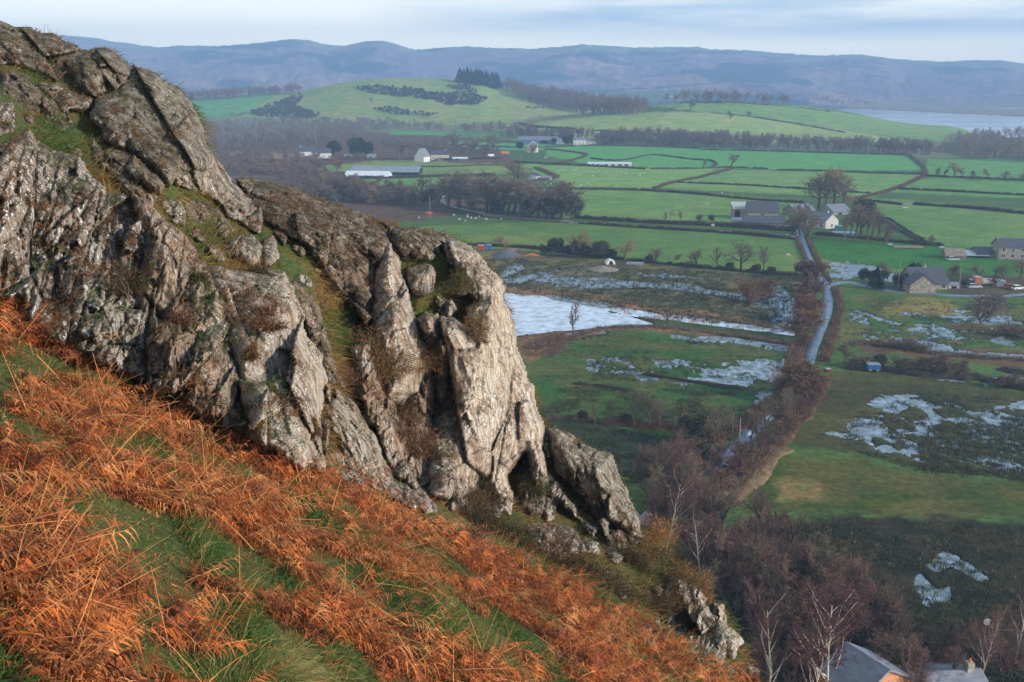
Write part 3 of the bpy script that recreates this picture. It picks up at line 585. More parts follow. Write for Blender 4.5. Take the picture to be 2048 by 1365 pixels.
RK = [
 # near-left crag
 ([(-80,300),(0,292),(20,282),(60,264),(100,292),(160,312),(185,350),(215,382),(262,386),(300,420),(310,480),(290,560),(300,640),(300,700),(290,775),(240,752),(170,712),(110,688),(55,640),(45,600),(-80,590)], 1.3, 'white', 'tall streaked crag with white lichen patches, at the left edge above the bracken', dict(ang=18, sc=.8, amp=1.15)),
 ([(262,386),(305,399),(335,437),(381,483),(400,513),(440,540),(470,600),(480,700),(500,800),(545,900),(500,878),(440,850),(400,832),(350,800),(285,778),(290,700),(270,600),(280,480)], 1.6, 'warm', 'warm brown fissured middle face of the near crag, ochre streaks', dict(ang=14, sc=.8, amp=1.2)),
 ([(419,530),(487,538),(533,536),(571,540),(586,570),(609,624),(617,669),(647,711),(663,761),(648,799),(643,875),(655,950),(632,948),(590,935),(545,905),(500,880),(478,800),(450,700),(430,610),(415,560)], 2.2, 'pale', 'smooth pale grey slabs at the right end of the near crag', dict(ang=-16, sc=1.15, amp=1.1)),
 ([(-60,196),(0,202),(22,206),(35,225),(30,262),(0,272),(-60,270)], .8, 'white', 'small white-flecked rock sticking out of grass at the left edge', dict(ang=20, sc=.5)),
 ([(450,480),(480,468),(510,470),(526,490),(524,528),(490,532),(455,510)], .9, 'grey', 'squat grey boulder on the grass ledge beside a pale pointed block', dict(ang=5, sc=.6, amp=.8)),
 ([(527,480),(545,472),(562,492),(556,520),(540,534),(526,528)], 1.2, 'pale', 'pale pointed block standing right of a squat grey boulder', dict(ang=5, sc=.6, amp=.5)),
 ([(425,450),(455,446),(462,456),(452,470),(440,466)], .8, 'pale', 'small pale stone lying on the grass above the squat grey boulder', dict(ang=5, sc=.5, amp=.5)),
 ([(330,395),(360,400),(378,430),(372,458),(345,450),(325,425)], .9, 'white', 'pale ribbed knob at the top edge of the near crag', dict(ang=30, sc=.45)),
 # upper ridge
 ([(-120,24),(0,38),(34,50),(65,51),(85,63),(106,67),(130,82),(178,99),(200,140),(185,190),(140,175),(90,150),(40,135),(-120,120)], 1.6, 'dark', 'dark brown weathered rocks at the top left of the skyline', dict(ang=-50, sc=.9, back=6)),
 ([(130,120),(170,100),(205,92),(226,96),(239,109),(263,126),(262,165),(235,190),(190,195),(150,170)], 2.0, 'olive', 'rounded boulder with a domed top on the upper skyline', dict(ang=-40, sc=1.0, back=6)),
 ([(190,195),(235,170),(263,126),(284,132),(308,144),(325,154),(359,174),(379,198),(396,219),(407,253),(417,294),(430,312),(425,350),(380,352),(340,372),(310,350),(270,310),(215,285),(180,240)], 2.6, 'olive', 'big rounded grey-green shoulder of rock on the upper ridge', dict(ang=-35, sc=1.35, amp=1.0, back=7)),
 ([(325,330),(380,330),(425,305),(444,325),(461,352),(482,373),(506,396),(524,417),(526,440),(520,468),(490,458),(455,436),(430,400),(395,385),(345,372)], 2.2, 'grey', 'grey prow of rock at the lower end of the upper ridge with a red-brown face', dict(ang=-38, sc=.9, back=5)),
 ([(210,290),(260,300),(310,335),(335,370),(325,395),(280,370),(230,340),(200,310)], 1.2, 'dark', 'dark sloping rock face under the rounded grey-green shoulder', dict(ang=-30, sc=.8)),
 ([(68,165),(110,160),(150,180),(182,200),(178,218),(140,222),(150,262),(135,240),(110,205),(75,185)], 1.1, 'grey', 'low grey slab among brown grass below the skyline rocks', dict(ang=-50, sc=.6)),
 ([(225,340),(250,350),(262,368),(240,362)], .8, 'pale', 'little pale rock fin in the grassy slope', dict(ang=-50, sc=.4, amp=.5)),
 # second ridge
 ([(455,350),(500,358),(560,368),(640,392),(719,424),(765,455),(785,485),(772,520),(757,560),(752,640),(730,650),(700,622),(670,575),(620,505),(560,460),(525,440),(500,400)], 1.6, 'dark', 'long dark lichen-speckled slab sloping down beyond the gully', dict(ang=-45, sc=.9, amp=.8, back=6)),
 ([(719,426),(812,451),(870,460),(889,465),(905,478),(900,500),(870,525),(800,528),(782,500),(770,460)], 1.8, 'olive', 'flat-topped pale-crusted rock on the crest before the green field', dict(ang=-60, sc=.8, back=7, dd=.5)),
 ([(770,480),(788,482),(797,520),(812,560),(826,610),(836,650),(862,690),(864,740),(850,800),(800,822),(772,795),(765,740),(748,690),(742,600),(750,540)], 2.0, 'pale', 'pinkish pale rock face right of the dark slab, above the gorse', dict(ang=10, sc=1.0, amp=.8)),
 ([(807,532),(835,527),(862,527),(874,545),(876,580),(852,598),(826,592),(810,560)], 1.5, 'grey', 'rounded boulder perched on the grassy saddle of the second ridge', dict(ang=5, sc=.9, amp=.5)),
 ([(880,480),(905,476),(931,484),(961,505),(982,535),(1004,558),(1010,590),(1025,641),(1046,726),(1067,773),(1072,811),(1089,853),(1093,909),(1100,960),(1075,960),(1050,915),(1020,955),(1030,1005),(990,1005),(960,985),(900,1003),(858,990),(850,940),(856,880),(870,800),(866,720),(850,650),(880,625),(930,640),(948,600),(925,550),(895,520)], 3.4, 'pale', 'huge pale buttress with a smooth right edge standing over the flooded fields', dict(ang=-14, sc=1.5, amp=1.2, back=8, edge=45)),
 ([(828,640),(850,618),(875,625),(885,650),(912,640),(918,700),(908,780),(885,830),(868,800),(868,730),(845,690)], 3.0, 'warm', 'jagged white-flecked rib against the left of the huge pale buttress', dict(ang=12, sc=.6, amp=1.0)),
 ([(890,520),(930,500),(960,520),(975,580),(960,620),(940,600),(915,560)], 3.0, 'olive', 'brown weathered cap on top of the huge pale buttress', dict(ang=-20, sc=.8, amp=.9, back=7)),
 ([(645,785),(668,778),(712,808),(760,880),(785,930),(782,955),(745,945),(700,930),(660,870)], 1.3, 'grey', 'grey tilted slab in the gully with heather either side', dict(ang=-45, sc=.7)),
 ([(678,764),(712,762),(730,785),(768,830),(772,862),(745,862),(712,815)], 1.2, 'olive', 'narrow tilted rock above the grey gully slab', dict(ang=-45, sc=.5)),
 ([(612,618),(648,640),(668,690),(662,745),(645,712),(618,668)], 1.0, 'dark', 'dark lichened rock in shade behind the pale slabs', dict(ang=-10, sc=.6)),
 # right low rocks
 ([(1089,855),(1112,851),(1170,883),(1225,909),(1246,951),(1263,1000),(1278,1040),(1288,1080),(1262,1072),(1225,1048),(1185,1030),(1150,985),(1110,950),(1096,910)], 2.6, 'olive', 'dark sloping rock with a grey rounded right edge below the huge buttress', dict(ang=-20, sc=1.0, amp=.9, back=6, edge=40)),
 ([(1050,925),(1075,905),(1095,935),(1130,985),(1165,1030),(1200,1065),(1185,1072),(1150,1040),(1120,1010),(1085,985),(1062,965)], 1.8, 'white', 'thin upright ribs of rock between grass tongues', dict(ang=14, sc=.5, amp=1.2)),
 ([(755,968),(800,958),(832,960),(868,1000),(885,1030),(850,1028),(815,1012),(772,998)], .9, 'white', 'low white-flecked rocks at the top edge of the bracken', dict(ang=-30, sc=.5)),
 ([(1050,1050),(1090,1048),(1130,1052),(1150,1075),(1146,1108),(1110,1095),(1060,1088)], 1.0, 'white', 'rough white-grey rock among dark heather', dict(ang=20, sc=.5)),
 ([(985,975),(1010,965),(1030,985),(1022,1030),(995,1030),(975,1000)], 1.2, 'pale', 'blocky pale foot of the huge buttress above the dark gorse', dict(ang=5, sc=.5)),
 ([(1095,1000),(1112,1005),(1108,1040),(1092,1045),(1086,1020)], 1.0, 'pale', 'small upright pale stone in the green gully', dict(ang=5, sc=.5, amp=.5)),
 ([(1371,1160),(1398,1170),(1414,1198),(1405,1225),(1382,1215),(1366,1185)], 1.6, 'grey', 'small grey rock above the fluted rock at the lower right', dict(ang=10, sc=.4)),
 ([(1425,1205),(1445,1206),(1456,1243),(1490,1284),(1478,1309),(1468,1322),(1452,1308),(1432,1290),(1422,1240)], 1.8, 'pale', 'fluted pale rock at the lower right end of the crag', dict(ang=-8, sc=.45, amp=.9)),
 ([(1280,1245),(1305,1235),(1318,1232),(1332,1258),(1318,1268),(1290,1262)], .8, 'white', 'white jagged rock at the bracken edge, smaller than its neighbours', dict(ang=25, sc=.35)),
 ([(1355,1252),(1385,1268),(1394,1295),(1388,1322),(1370,1305),(1352,1285)], .9, 'white', 'white stepped rock between bracken and dark bushes', dict(ang=20, sc=.35)),
 ([(1412,1285),(1440,1302),(1446,1335),(1424,1328),(1404,1310)], 1.0, 'grey', 'grey ribbed rock low in the bracken by the fluted rock', dict(ang=15, sc=.35)),
 ([(1495,1320),(1512,1330),(1522,1345),(1500,1350),(1488,1338)], 1.0, 'olive', 'rounded last rock at the foot of the bracken slope', dict(ang=15, sc=.5, amp=.5)),
]
RK += [
 ([(1335,1150),(1372,1160),(1402,1195),(1436,1238),(1452,1300),(1446,1338),(1402,1330),(1360,1290),(1330,1240)], 1.0, 'grey', 'broken grey rock rib joining the lower right outcrops', dict(ang=8, sc=.45)),
 ([(1060,1040),(1130,1050),(1200,1085),(1190,1110),(1120,1110),(1055,1095)], .9, 'white', 'band of broken pale rock below the dark sloping rock', dict(ang=-20, sc=.45)),
 ([(700,700),(745,660),(760,760),(800,825),(860,700),(880,760),(870,850),(862,960),(830,985),(790,960),(760,880),(720,800)], 1.7, 'warm', 'recessed brown rock wall between the gully and the huge buttress', dict(ang=8, sc=.8, dd=-.5)),
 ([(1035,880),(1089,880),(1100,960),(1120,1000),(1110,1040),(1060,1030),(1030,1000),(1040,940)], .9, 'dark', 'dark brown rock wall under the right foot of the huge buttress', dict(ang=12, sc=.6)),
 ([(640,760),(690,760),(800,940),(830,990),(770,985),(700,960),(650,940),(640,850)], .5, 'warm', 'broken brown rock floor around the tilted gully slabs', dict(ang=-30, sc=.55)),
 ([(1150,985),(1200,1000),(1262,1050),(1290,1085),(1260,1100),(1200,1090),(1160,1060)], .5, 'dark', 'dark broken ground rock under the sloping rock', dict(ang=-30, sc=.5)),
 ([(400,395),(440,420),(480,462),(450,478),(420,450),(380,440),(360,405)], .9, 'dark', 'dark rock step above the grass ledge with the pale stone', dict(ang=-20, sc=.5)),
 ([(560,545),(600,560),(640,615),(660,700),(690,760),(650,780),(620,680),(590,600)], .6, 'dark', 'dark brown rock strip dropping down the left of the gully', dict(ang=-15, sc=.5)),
 ([(0,140),(60,150),(100,190),(150,250),(130,270),(60,230),(0,190)], .4, 'dark', 'half buried dark rock under the top left skyline', dict(ang=-40, sc=.6)),
 ([(180,265),(230,330),(290,380),(330,400),(300,408),(240,370),(190,320)], .5, 'warm', 'half buried brown rock band above the streaked crag', dict(ang=-40, sc=.5)),
 ([(868,600),(905,590),(925,620),(905,650),(880,640)], 1.4, 'white', 'white-flecked rocks under the grassy saddle', dict(ang=10, sc=.4)),
 ([(880,960),(940,985),(1000,1005),(1010,1035),(960,1030),(900,1020)], .7, 'grey', 'grey rock apron at the base of the huge buttress', dict(ang=0, sc=.5)),
]
for i, (poly, T, mt, lab, kw) in enumerate(RK): rock(poly, T, mt, lab, seed=i * 50 + 1, step=3.0 if len(poly) > 12 else 2.4, **kw)

_r = random.Random(12); SP = [(90,210),(150,300),(60,240),(210,255),(120,350),(270,345),(400,470),(430,505),(330,410),(470,505),(600,500),(640,540),(610,560),(690,640),(560,470),(720,960),(690,955),(880,600),(905,570),(1120,1110),(1190,1100),(1230,1110),(1060,1120),(1320,1180),(1340,1200),(1250,1190),(860,1040),(820,1035),(700,975),(1420,1330),(1460,1340),(1300,1285),(1235,1225)]
for i, (x, y) in enumerate(SP):
    a = _r.uniform(0, 6.28); rx = _r.uniform(12, 26); ry = rx * _r.uniform(.4, .8); P_ = []
    for k in range(8):
        t = k * math.pi / 4; u = rx * math.cos(t) * _r.uniform(.7, 1.2); v = ry * math.sin(t) * _r.uniform(.7, 1.2); P_.append((x + u * math.cos(.6) - v * math.sin(.6), y + u * math.sin(.6) + v * math.cos(.6)))
    mt_ = ['grey', 'white', 'dark', 'warm'][i % 4]; sz_ = 'wide' if rx > 19 else 'small'; wh_ = 'on the upper grass slope' if y < 300 else 'on the ledge above the near crag' if (x < 500 and y < 520) else 'in the grass gully' if y < 660 else 'at the bracken edge' if x < 900 else 'low on the slope under the crag'
    rock(P_, _r.uniform(.25, .6), mt_, '%s %s rock half buried %s' % (sz_, {'grey': 'grey', 'white': 'white-flecked', 'dark': 'dark brown', 'warm': 'warm brown'}[mt_], wh_), ang=_r.uniform(-40, 20), sc=.35, amp=.6, seed=900 + i * 7, step=2.4, back=1.0, edge=8, group='small rocks poking out of the grass', cat='rock')
# ------------------------------------------------------------------ foreground vegetation (world-area sampling of the slope)
rg = np.random.default_rng(7)
def hill_points(n, region, dens_pow=2.0, box=(-60, 1560, 0, 1420)):
    """random points on the hillside, equal density per square metre; region(px,py)->probability"""
    out = []
    got = 0
    while got < n:
        px = rg.uniform(box[0], box[1], n * 6); py = rg.uniform(box[2], box[3], n * 6)
        d = hdepth(px, py); k = (rg.random(len(px)) < (d / 32) ** dens_pow * region(px, py)) & (py > ysil(px) + 8)
        out.append(np.stack([px[k], py[k]], -1)); got += k.sum()
    o = np.concatenate(out)[:n]; return o[:, 0], o[:, 1]
def hpos(px, py): return P3(px, py, hbump(px, py))
def hnormal(px, py):
    a = hpos(px, py); b = P3(px + 12, py, hdepth(px + 12, py)) - P3(px, py, hdepth(px, py)); c = P3(px, py - 12, hdepth(px, py - 12)) - P3(px, py, hdepth(px, py))
    n = np.cross(b, c); n /= np.linalg.norm(n, axis=1)[:, None]; n[n[:, 2] < 0] *= -1; return a, n
def norm(v): return v / np.maximum(np.linalg.norm(v, axis=-1, keepdims=True), 1e-9)
def ribbons(P0, dirs, L, w, droop, nseg, side=None, taper=1.0, curl=None):
    """many curved tapering ribbons at once -> V, F (quads)"""
    n = len(P0); ts = np.linspace(0, 1, nseg + 1); rnd = norm(rg.normal(size=(n, 3))); side = norm(np.cross(dirs, rnd)) if side is None else side
    pts = P0[:, None, :] + dirs[:, None, :] * (ts[None, :, None] * L[:, None, None]); pts[:, :, 2] -= droop[:, None] * ts[None, :] ** 2 * L[:, None]
    if curl is not None: pts += curl[:, None, :] * (ts[None, :, None] ** 2) * L[:, None, None]
    ww = w[:, None] * (1 - taper * ts[None, :] * .92)
    V = np.stack([pts - side[:, None, :] * ww[:, :, None], pts + side[:, None, :] * ww[:, :, None]], 2)     # n, seg+1, 2, 3
    idx = np.arange(n * (nseg + 1) * 2).reshape(n, nseg + 1, 2)
    F = np.stack([idx[:, :-1, 0], idx[:, :-1, 1], idx[:, 1:, 1], idx[:, 1:, 0]], -1).reshape(-1, 4)
    return V.reshape(-1, 3), F, pts
class Pile:
    def __init__(s): s.V = []; s.F = []; s.C = []; s.n = 0
    def add(s, V, F, c):
        s.V.append(V); s.F.append(F + s.n); s.C.append(np.broadcast_to(c, (len(V), 3)) if np.ndim(c) == 1 else c); s.n += len(V)
    def mesh(s, name, mat): return npmesh(name, np.concatenate(s.V), np.concatenate(s.F), mat, False, {'Col': np.concatenate(s.C)})
def leafmat(name, trans=.25, rough=.7, spec=.2, var=.3):
    m, t, b = newmat(name); a = nd(t, 'ShaderNodeAttribute', attribute_name='Col'); t.links.new(a.outputs['Color'], b.inputs['Base Color'])
    b.inputs['Roughness'].default_value = rough; b.inputs['Specular IOR Level'].default_value = spec
    if trans:
        tr = t.nodes.new('ShaderNodeBsdfTranslucent'); t.links.new(a.outputs['Color'], tr.inputs[0]); ms = t.nodes.new('ShaderNodeMixShader'); ms.inputs[0].default_value = trans
        o = [n for n in t.nodes if n.type == 'OUTPUT_MATERIAL'][0]; t.links.new(b.outputs[0], ms.inputs[1]); t.links.new(tr.outputs[0], ms.inputs[2]); t.links.new(ms.outputs[0], o.inputs[0])
    return m
LM = leafmat('dry_fronds'); GM = leafmat('grass_blades')
def jit(base, n, v=.25, h=.1):
    b = np.array(base); return np.clip(b * (1 + rg.uniform(-v, v, (n, 1))) * (1 + rg.uniform(-h, h, (n, 3))), 0, 1)
# --- grass
gp = Pile()
def zone_rock(px, py):
    """1 on the grass ledges between rocks"""
    return np.ones(len(px))
def add_grass(n, region, L0, w0, cols, box, lean=.5):
    px, py = hill_points(n, region, 2.0, box); p, nm = hnormal(px, py); d = hdepth(px, py)
    dn = np.array([.5, .35, -.6]); dn = dn / np.linalg.norm(dn)
    dirs = norm(nm * .55 + dn * lean * rg.uniform(.2, 1.6, (n, 1)) + rg.normal(size=(n, 3)) * .45)
    cl = fbm(px * d / FPX / .9, py * d / FPX / .6, 61, 3)
    L = L0 * rg.uniform(.5, 1.3, n) * (.45 + 1.1 * sstep(.35, .65, cl) ** 1.5); w = w0 * rg.uniform(.7, 1.3, n)
    V, F, _ = ribbons(p - nm * .02, dirs, L, w, rg.uniform(.1, .5, n), 2)
    k = fbm(px * d / FPX / 1.4 + 5, py * d / FPX / 1.0, 63, 4); c = np.zeros((n, 3)); pick = np.clip((k - .3) / .4 * len(cols) + rg.normal(size=n) * .5, 0, len(cols) - 1).astype(int)
    for i, cc in enumerate(cols): c[pick == i] = cc
    c = c * rg.uniform(.65, 1.35, (n, 1)); gp.add(V, F, np.repeat(c, 6, 0))
GC = [(.035, .085, .018), (.06, .115, .022), (.10, .135, .03), (.22, .17, .055), (.05, .10, .02)]
GC2 = [(.05, .085, .016), (.09, .10, .022), (.16, .115, .03), (.23, .13, .038), (.17, .08, .03)]
add_grass(160000, lambda x, y: np.clip(1.15 - .6 * bracken_mask(x, y), .12, 1) * (y > ybnd(x) - 20), .16, .006, GC, (-60, 1560, 580, 1420), .28)
add_grass(80000, lambda x, y: (y < ybnd(x) + 10) * 1.0, .34, .011, GC2, (-60, 1520, 60, 1340))
go = link('grass', gp.mesh('grass', GM)); tag(go, 'green and straw grass on the steep slope', 'grass', kind='stuff')
# --- bracken: dead fronds and bare stems
bp_ = Pile()
BC = [(.45, .11, .028), (.53, .155, .04), (.28, .07, .024), (.56, .23, .08), (.14, .045, .02), (.36, .13, .05)]
def breg(x, y): return sstep(.40, .56, bracken_mask(x, y)) * (y > ybnd(x) - 6)
def fronds(n, region, box, Lr=(.35, .8), flat=.5, cols=BC, sc=1.0):
    px, py = hill_points(n, region, 1.7, box); p, nm = hnormal(px, py)
    dn = norm(np.array([[.62, .3, -.5]])); pref = norm(dn * rg.uniform(-.35, 1.2, (n, 1)) + rg.normal(size=(n, 3)) * np.array([.75, .75, .2]))
    up = nm * rg.uniform(-.05, .5, (n, 1)); dirs = norm(pref + up)
    L = rg.uniform(*Lr, n) * sc; base = p + nm * rg.uniform(-.02, .15, (n, 1)) * sc
    sd = norm(np.cross(dirs, nm)); curl = rg.normal(size=(n, 3)) * .38; droop = rg.uniform(.15, .7, n)
    V, F, pts = ribbons(base, dirs, L, np.full(n, .0032), droop, 6, sd, 1, curl)
    ci = rg.integers(0, len(cols), n); c = np.array(cols)[ci] * rg.uniform(.6, 1.25, (n, 1)); bp_.add(V, F, np.repeat(c * 1.1, 14, 0))
    # pinnae
    K = 15
    for k in range(K):
        t = .18 + .78 * k / (K - 1); j = t * 6; j0 = min(int(j), 5); q = pts[:, j0] * (1 - (j - j0)) + pts[:, j0 + 1] * (j - j0); tg = norm(pts[:, j0 + 1] - pts[:, j0])
        ln = L * .34 * (1 - t) ** .75 * (.5 + .5 * min(1, t * 4)) + .012
        for s_ in (-1, 1):
            keep = rg.random(n) < .88; m = keep.sum()
            dd = norm(sd[keep] * s_ + tg[keep] * rg.uniform(.2, .8, (m, 1)) + rg.normal(size=(m, 3)) * .28); dr = rg.uniform(.1, 1.0, m)
            V, F, _ = ribbons(q[keep], dd, ln[keep], (.0032 + ln[keep] * .045), dr, 2, norm(tg[keep] + rg.normal(size=(m, 3)) * .35), .9)
            bp_.add(V, F, np.repeat(c[keep] * rg.uniform(.75, 1.25, (m, 1)), 6, 0))
fronds(6200, breg, (-60, 1560, 560, 1420), (.22, .58))
fronds(900, lambda x, y: 1.0 * (y > ybnd(x) - 8) * (y < ybnd(x) + 34) * (x < 1480), (-60, 1500, 560, 1420), (.35, .7))
# long bare stems lying crosswise
n = 1700; px, py = hill_points(n, lambda x, y: breg(x, y) * np.clip(fbm(x / 140, y / 90, 71, 3) * 2.2 - .6, .05, 1), 1.6, (-60, 1540, 580, 1420)); p, nm = hnormal(px, py)
az = rg.normal(.55, .6, n) + np.where(rg.random(n) < .25, 1.3, 0); e1 = np.stack([np.cos(az), np.zeros(n), np.sin(az)], -1) + rg.normal(size=(n, 3)) * np.array([.1, .5, .1])
dirs = norm(e1 + nm * .18); L = rg.uniform(.25, .85, n); V, F, _ = ribbons(p + nm * rg.uniform(.03, .22, (n, 1)) - dirs * (L / 2)[:, None] * .5, dirs, L, rg.uniform(.0022, .0042, n), rg.uniform(0, .18, n), 4, None, .6, rg.normal(size=(n, 3)) * .06)
bp_.add(V, F, np.repeat(jit((.60, .27, .10), n, .35), 10, 0))
n = 60000; px, py = hill_points(n, lambda x, y: breg(x, y) + .06, 1.8, (-60, 1560, 560, 1420)); p, nm = hnormal(px, py)
dv_ = norm(rg.normal(size=(n, 3)) + nm * .3); V, F, _ = ribbons(p + nm * rg.uniform(0, .10, (n, 1)), dv_, rg.uniform(.03, .11, n), rg.uniform(.002, .005, n), rg.uniform(-.6, 1.2, n), 2, None, .5, rg.normal(size=(n, 3)) * .6)
bp_.add(V, F, np.repeat(np.array(BC)[rg.integers(0, len(BC), n)] * rg.uniform(.35, 1.15, (n, 1)), 6, 0))
link_b = link('bracken', bp_.mesh('bracken', LM)); tag(link_b, 'rust orange dead bracken covering the slope', 'bracken', kind='stuff')
# --- bushes on the crag: gorse, heather (each its own thing)
TWM = leafmat('bush_twigs', .1)
def bush(px, py, wpx, hpx, colr, label, cat='gorse bush', dens=1.0, dd=0.0, leaf=.03, name='gorse_bush', tw=.5, group=None, flat=1.0):
    d = float(hdepth(px, py)) + dd; m = d / FPX; rx = wpx * m / 2; rz = hpx * m / 2; c0 = P3(px, py + hpx * .1, d - rx * .15)
    n = int(4200 * dens * max(rx * rz * 2.2, .25)); n = min(n, 16000)
    # clumpy crown
    nc = 9; cc = rg.normal(size=(nc, 3)) * .42; k = rg.integers(0, nc, n); q = cc[k] + norm(rg.normal(size=(n, 3))) * rg.uniform(.1, .55, (n, 1)) ** .7
    q[:, 2] = np.where(q[:, 2] < -.6, -.6, q[:, 2]); pos = c0 + q * np.array([rx, rx * .7, rz]); out_ = norm(q + np.array([0, 0, .5]) + rg.normal(size=(n, 3)) * .6)
    pb = Pile(); V, F, _ = ribbons(pos, out_, rg.uniform(1.5, 4.5, n) * leaf, rg.uniform(.10, .3, n) * leaf, rg.uniform(0, .5, n), 2)
    ci = rg.integers(0, len(colr), n); c = np.array(colr)[ci] * rg.uniform(.5, 1.35, (n, 1)); pb.add(V, F, np.repeat(c, 6, 0))
    ns = int(60 * dens); b0 = c0 + np.array([0, 0, -rz * .9]) + rg.normal(size=(ns, 3)) * np.array([rx * .25, rx * .2, .03]); tip = c0 + norm(rg.normal(size=(ns, 3)) + np.array([0, 0, .5])) * np.array([rx, rx * .7, rz]) * rg.uniform(.7, 1.1, (ns, 1))
    dv = tip - b0; Ls = np.linalg.norm(dv, axis=1); V2, F2, _ = ribbons(b0, dv / Ls[:, None], Ls, np.full(ns, .008), rg.uniform(-.2, .2, ns), 4)
    e = empty(name, tuple(c0 + np.array([0, 0, -rz * .9]))); tag(e, label, cat, group)
    for nm_, pile in (('foliage', pb),):
        me = pile.mesh(nm_, TWM); o = link(nm_, me, e); o.location = -e.location
    sb = Pile(); sb.add(V2, F2, np.repeat(jit((.14, .09, .06), ns), 10, 0)); o = link('stem', sb.mesh('stem', TWM), e); o.location = -e.location
    return e
BB = [(.12, .06, .025), (.19, .095, .035), (.07, .05, .022), (.24, .13, .05)]; BDK = [(.05, .035, .018), (.09, .05, .024), (.035, .04, .018), (.13, .08, .035)]
BGR = [(.045, .065, .02), (.08, .09, .025), (.12, .07, .03)]; BOR = [(.32, .15, .045), (.22, .10, .035), (.40, .20, .07)]; BRD = [(.15, .065, .035), (.20, .09, .045), (.10, .05, .03)]
for a in [
 (745,695,150,130,BB,'big sprawling brown gorse bush in the gully against the pinkish rock face','gorse bush',1.3,-1.2),
 (840,712,90,50,BB,'brown gorse branch spreading over the pinkish rock face','gorse bush',1,-1.6),
 (700,760,110,70,BRD,'reddish brown bush below the big sprawling gorse bush','heather bush',1.2,-.6),
 (825,868,90,110,BRD,'dark red brown bush at the foot of the pinkish rock face','heather bush',1.2,-2.0),
 (540,640,64,40,BRD,'rusty tuft growing on a ledge of the smooth pale slabs','heather tuft',1.6,-2.6),
 (585,775,44,40,BRD,'small dark tuft in a crack of the pale slabs','heather tuft',1.4,-2.4),
 (545,795,40,50,BGR,'green and brown tuft under the crack of the pale slabs','heather tuft',1.4,-2.2),
 (622,855,26,40,BRD,'rusty tuft at the lower right edge of the pale slabs','heather tuft',1.4,-2.0),
 (635,590,90,70,[(.30,.19,.06),(.20,.12,.04),(.25,.13,.04)],'straw coloured spiky bush in the grass gully','gorse bush',.7,0),
 (700,605,46,90,[(.30,.09,.03),(.22,.06,.025)],'red brown bracken clump beside the dark lichen-speckled slab','bracken clump',1.3,0),
 (820,820,80,60,BDK,'dark bush in the cleft left of the huge buttress','gorse bush',1.2,-1.5),
 (790,880,60,120,BRD,'tall reddish heather strip between tilted slab and buttress','heather bush',1.2,-.8),
 (745,810,40,60,BRD,'reddish tuft between the two tilted gully rocks','heather tuft',1.3,-1.0),
 (955,650,60,90,BB,'brown hanging tuft high on the huge pale buttress','heather tuft',1.2,-3.8),
 (925,560,70,50,BGR,'green brown tuft below the cap of the huge buttress','heather tuft',1.2,-3.6),
 (945,1030,190,150,BDK,'big dark gorse bush at the foot of the huge buttress','gorse bush',2.0,-.8),
 (1010,1065,150,100,BDK,'dark gorse bush right of the biggest dark one','gorse bush',2.0,-.6),
 (930,1075,100,50,BRD,'low rusty bush along the bracken edge','heather bush',1.5,-.6),
 (1095,1110,140,80,BRD,'rust brown heather below the rough white-grey rock','heather bush',1.6,-.8),
 (1150,1140,150,80,BDK,'dark heather between two rusty bushes','heather bush',1.6,-.6),
 (1215,1165,150,100,BDK,'dark low bush on the slope above the bracken','gorse bush',1.6,-.5),
 (1290,1130,140,120,BDK,'dark brown bush under the grey rounded rock edge','gorse bush',1.8,-.5),
 (1315,1075,80,90,BOR,'orange brown bush on the skyline beside the sloping rock','gorse bush',1.2,0),
 (1360,1165,90,110,[(.20,.11,.05),(.13,.075,.035),(.27,.15,.06)],'tangled brown bush above the fluted rock','gorse bush',1.6,-.3),
 (1300,1205,110,70,BDK,'dark bush just above the white jagged rock','gorse bush',1.5,-.5),
 (1350,1225,90,70,BB,'brown bush between dark bushes and white stepped rock','gorse bush',1.5,-.6),
 (1395,1255,70,60,BDK,'dark tuft left of the fluted rock','gorse bush',1.5,-.9),
 (1480,1345,70,40,BRD,'rusty tuft below the fluted rock','heather bush',1.5,-.3),
 (1075,965,60,60,BGR,'green tuft beside the upright thin ribs','heather tuft',1.3,-1.4),
 (960,1000,50,50,BB,'brown tuft at the base of the blocky pale foot','heather tuft',1.3,-1.6),
 (360,640,50,60,BRD,'red brown tuft on the fissured middle face','heather tuft',1.2,-2.0),
 (395,560,40,30,BGR,'green tuft at the top of the fissured middle face','heather tuft',1.2,-1.4),
 (250,560,50,60,BDK,'dark hollow filled with heather between the streaked faces','heather tuft',1.2,-1.6),
 (500,700,26,40,BB,'little brown tuft left of the smooth slabs','heather tuft',1.2,-2.3),
 (515,540,60,26,BDK,'dark heather cushion on the lip above the smooth slabs','heather tuft',1.3,-1.0),
 ]: bush(*a[:6], cat=a[6], dens=a[7], dd=a[8], name=a[6].replace(' ', '_'))
# green and straw tussock at the very front
tp = Pile(); n = 5200; cx = rg.normal(500, 62, n); cy = rg.normal(1352, 26, n); p = P3(cx, cy, hdepth(cx, cy)); up = norm(np.array([[.25, .1, 1.0]]) + rg.normal(size=(n, 3)) * .35 + np.stack([(cx - 500) / 130, -(cy - 1352) / 400, np.zeros(n)], -1))
V, F, _ = ribbons(p, up, rg.uniform(.14, .34, n), np.full(n, .0024), rg.uniform(.3, 1.0, n), 4, None, .9); cc = np.where((cx > 510)[:, None] ^ (rg.random((n, 1)) < .25), np.array([[.36, .29, .11]]), np.array([[.06, .13, .025]])) * rg.uniform(.6, 1.3, (n, 1))
tp.add(V, F, np.repeat(cc, 10, 0)); tag(link('grass_tussock', tp.mesh('grass_tussock', GM)), 'large green and straw grass tussock at the bottom edge of the slope', 'grass tussock')

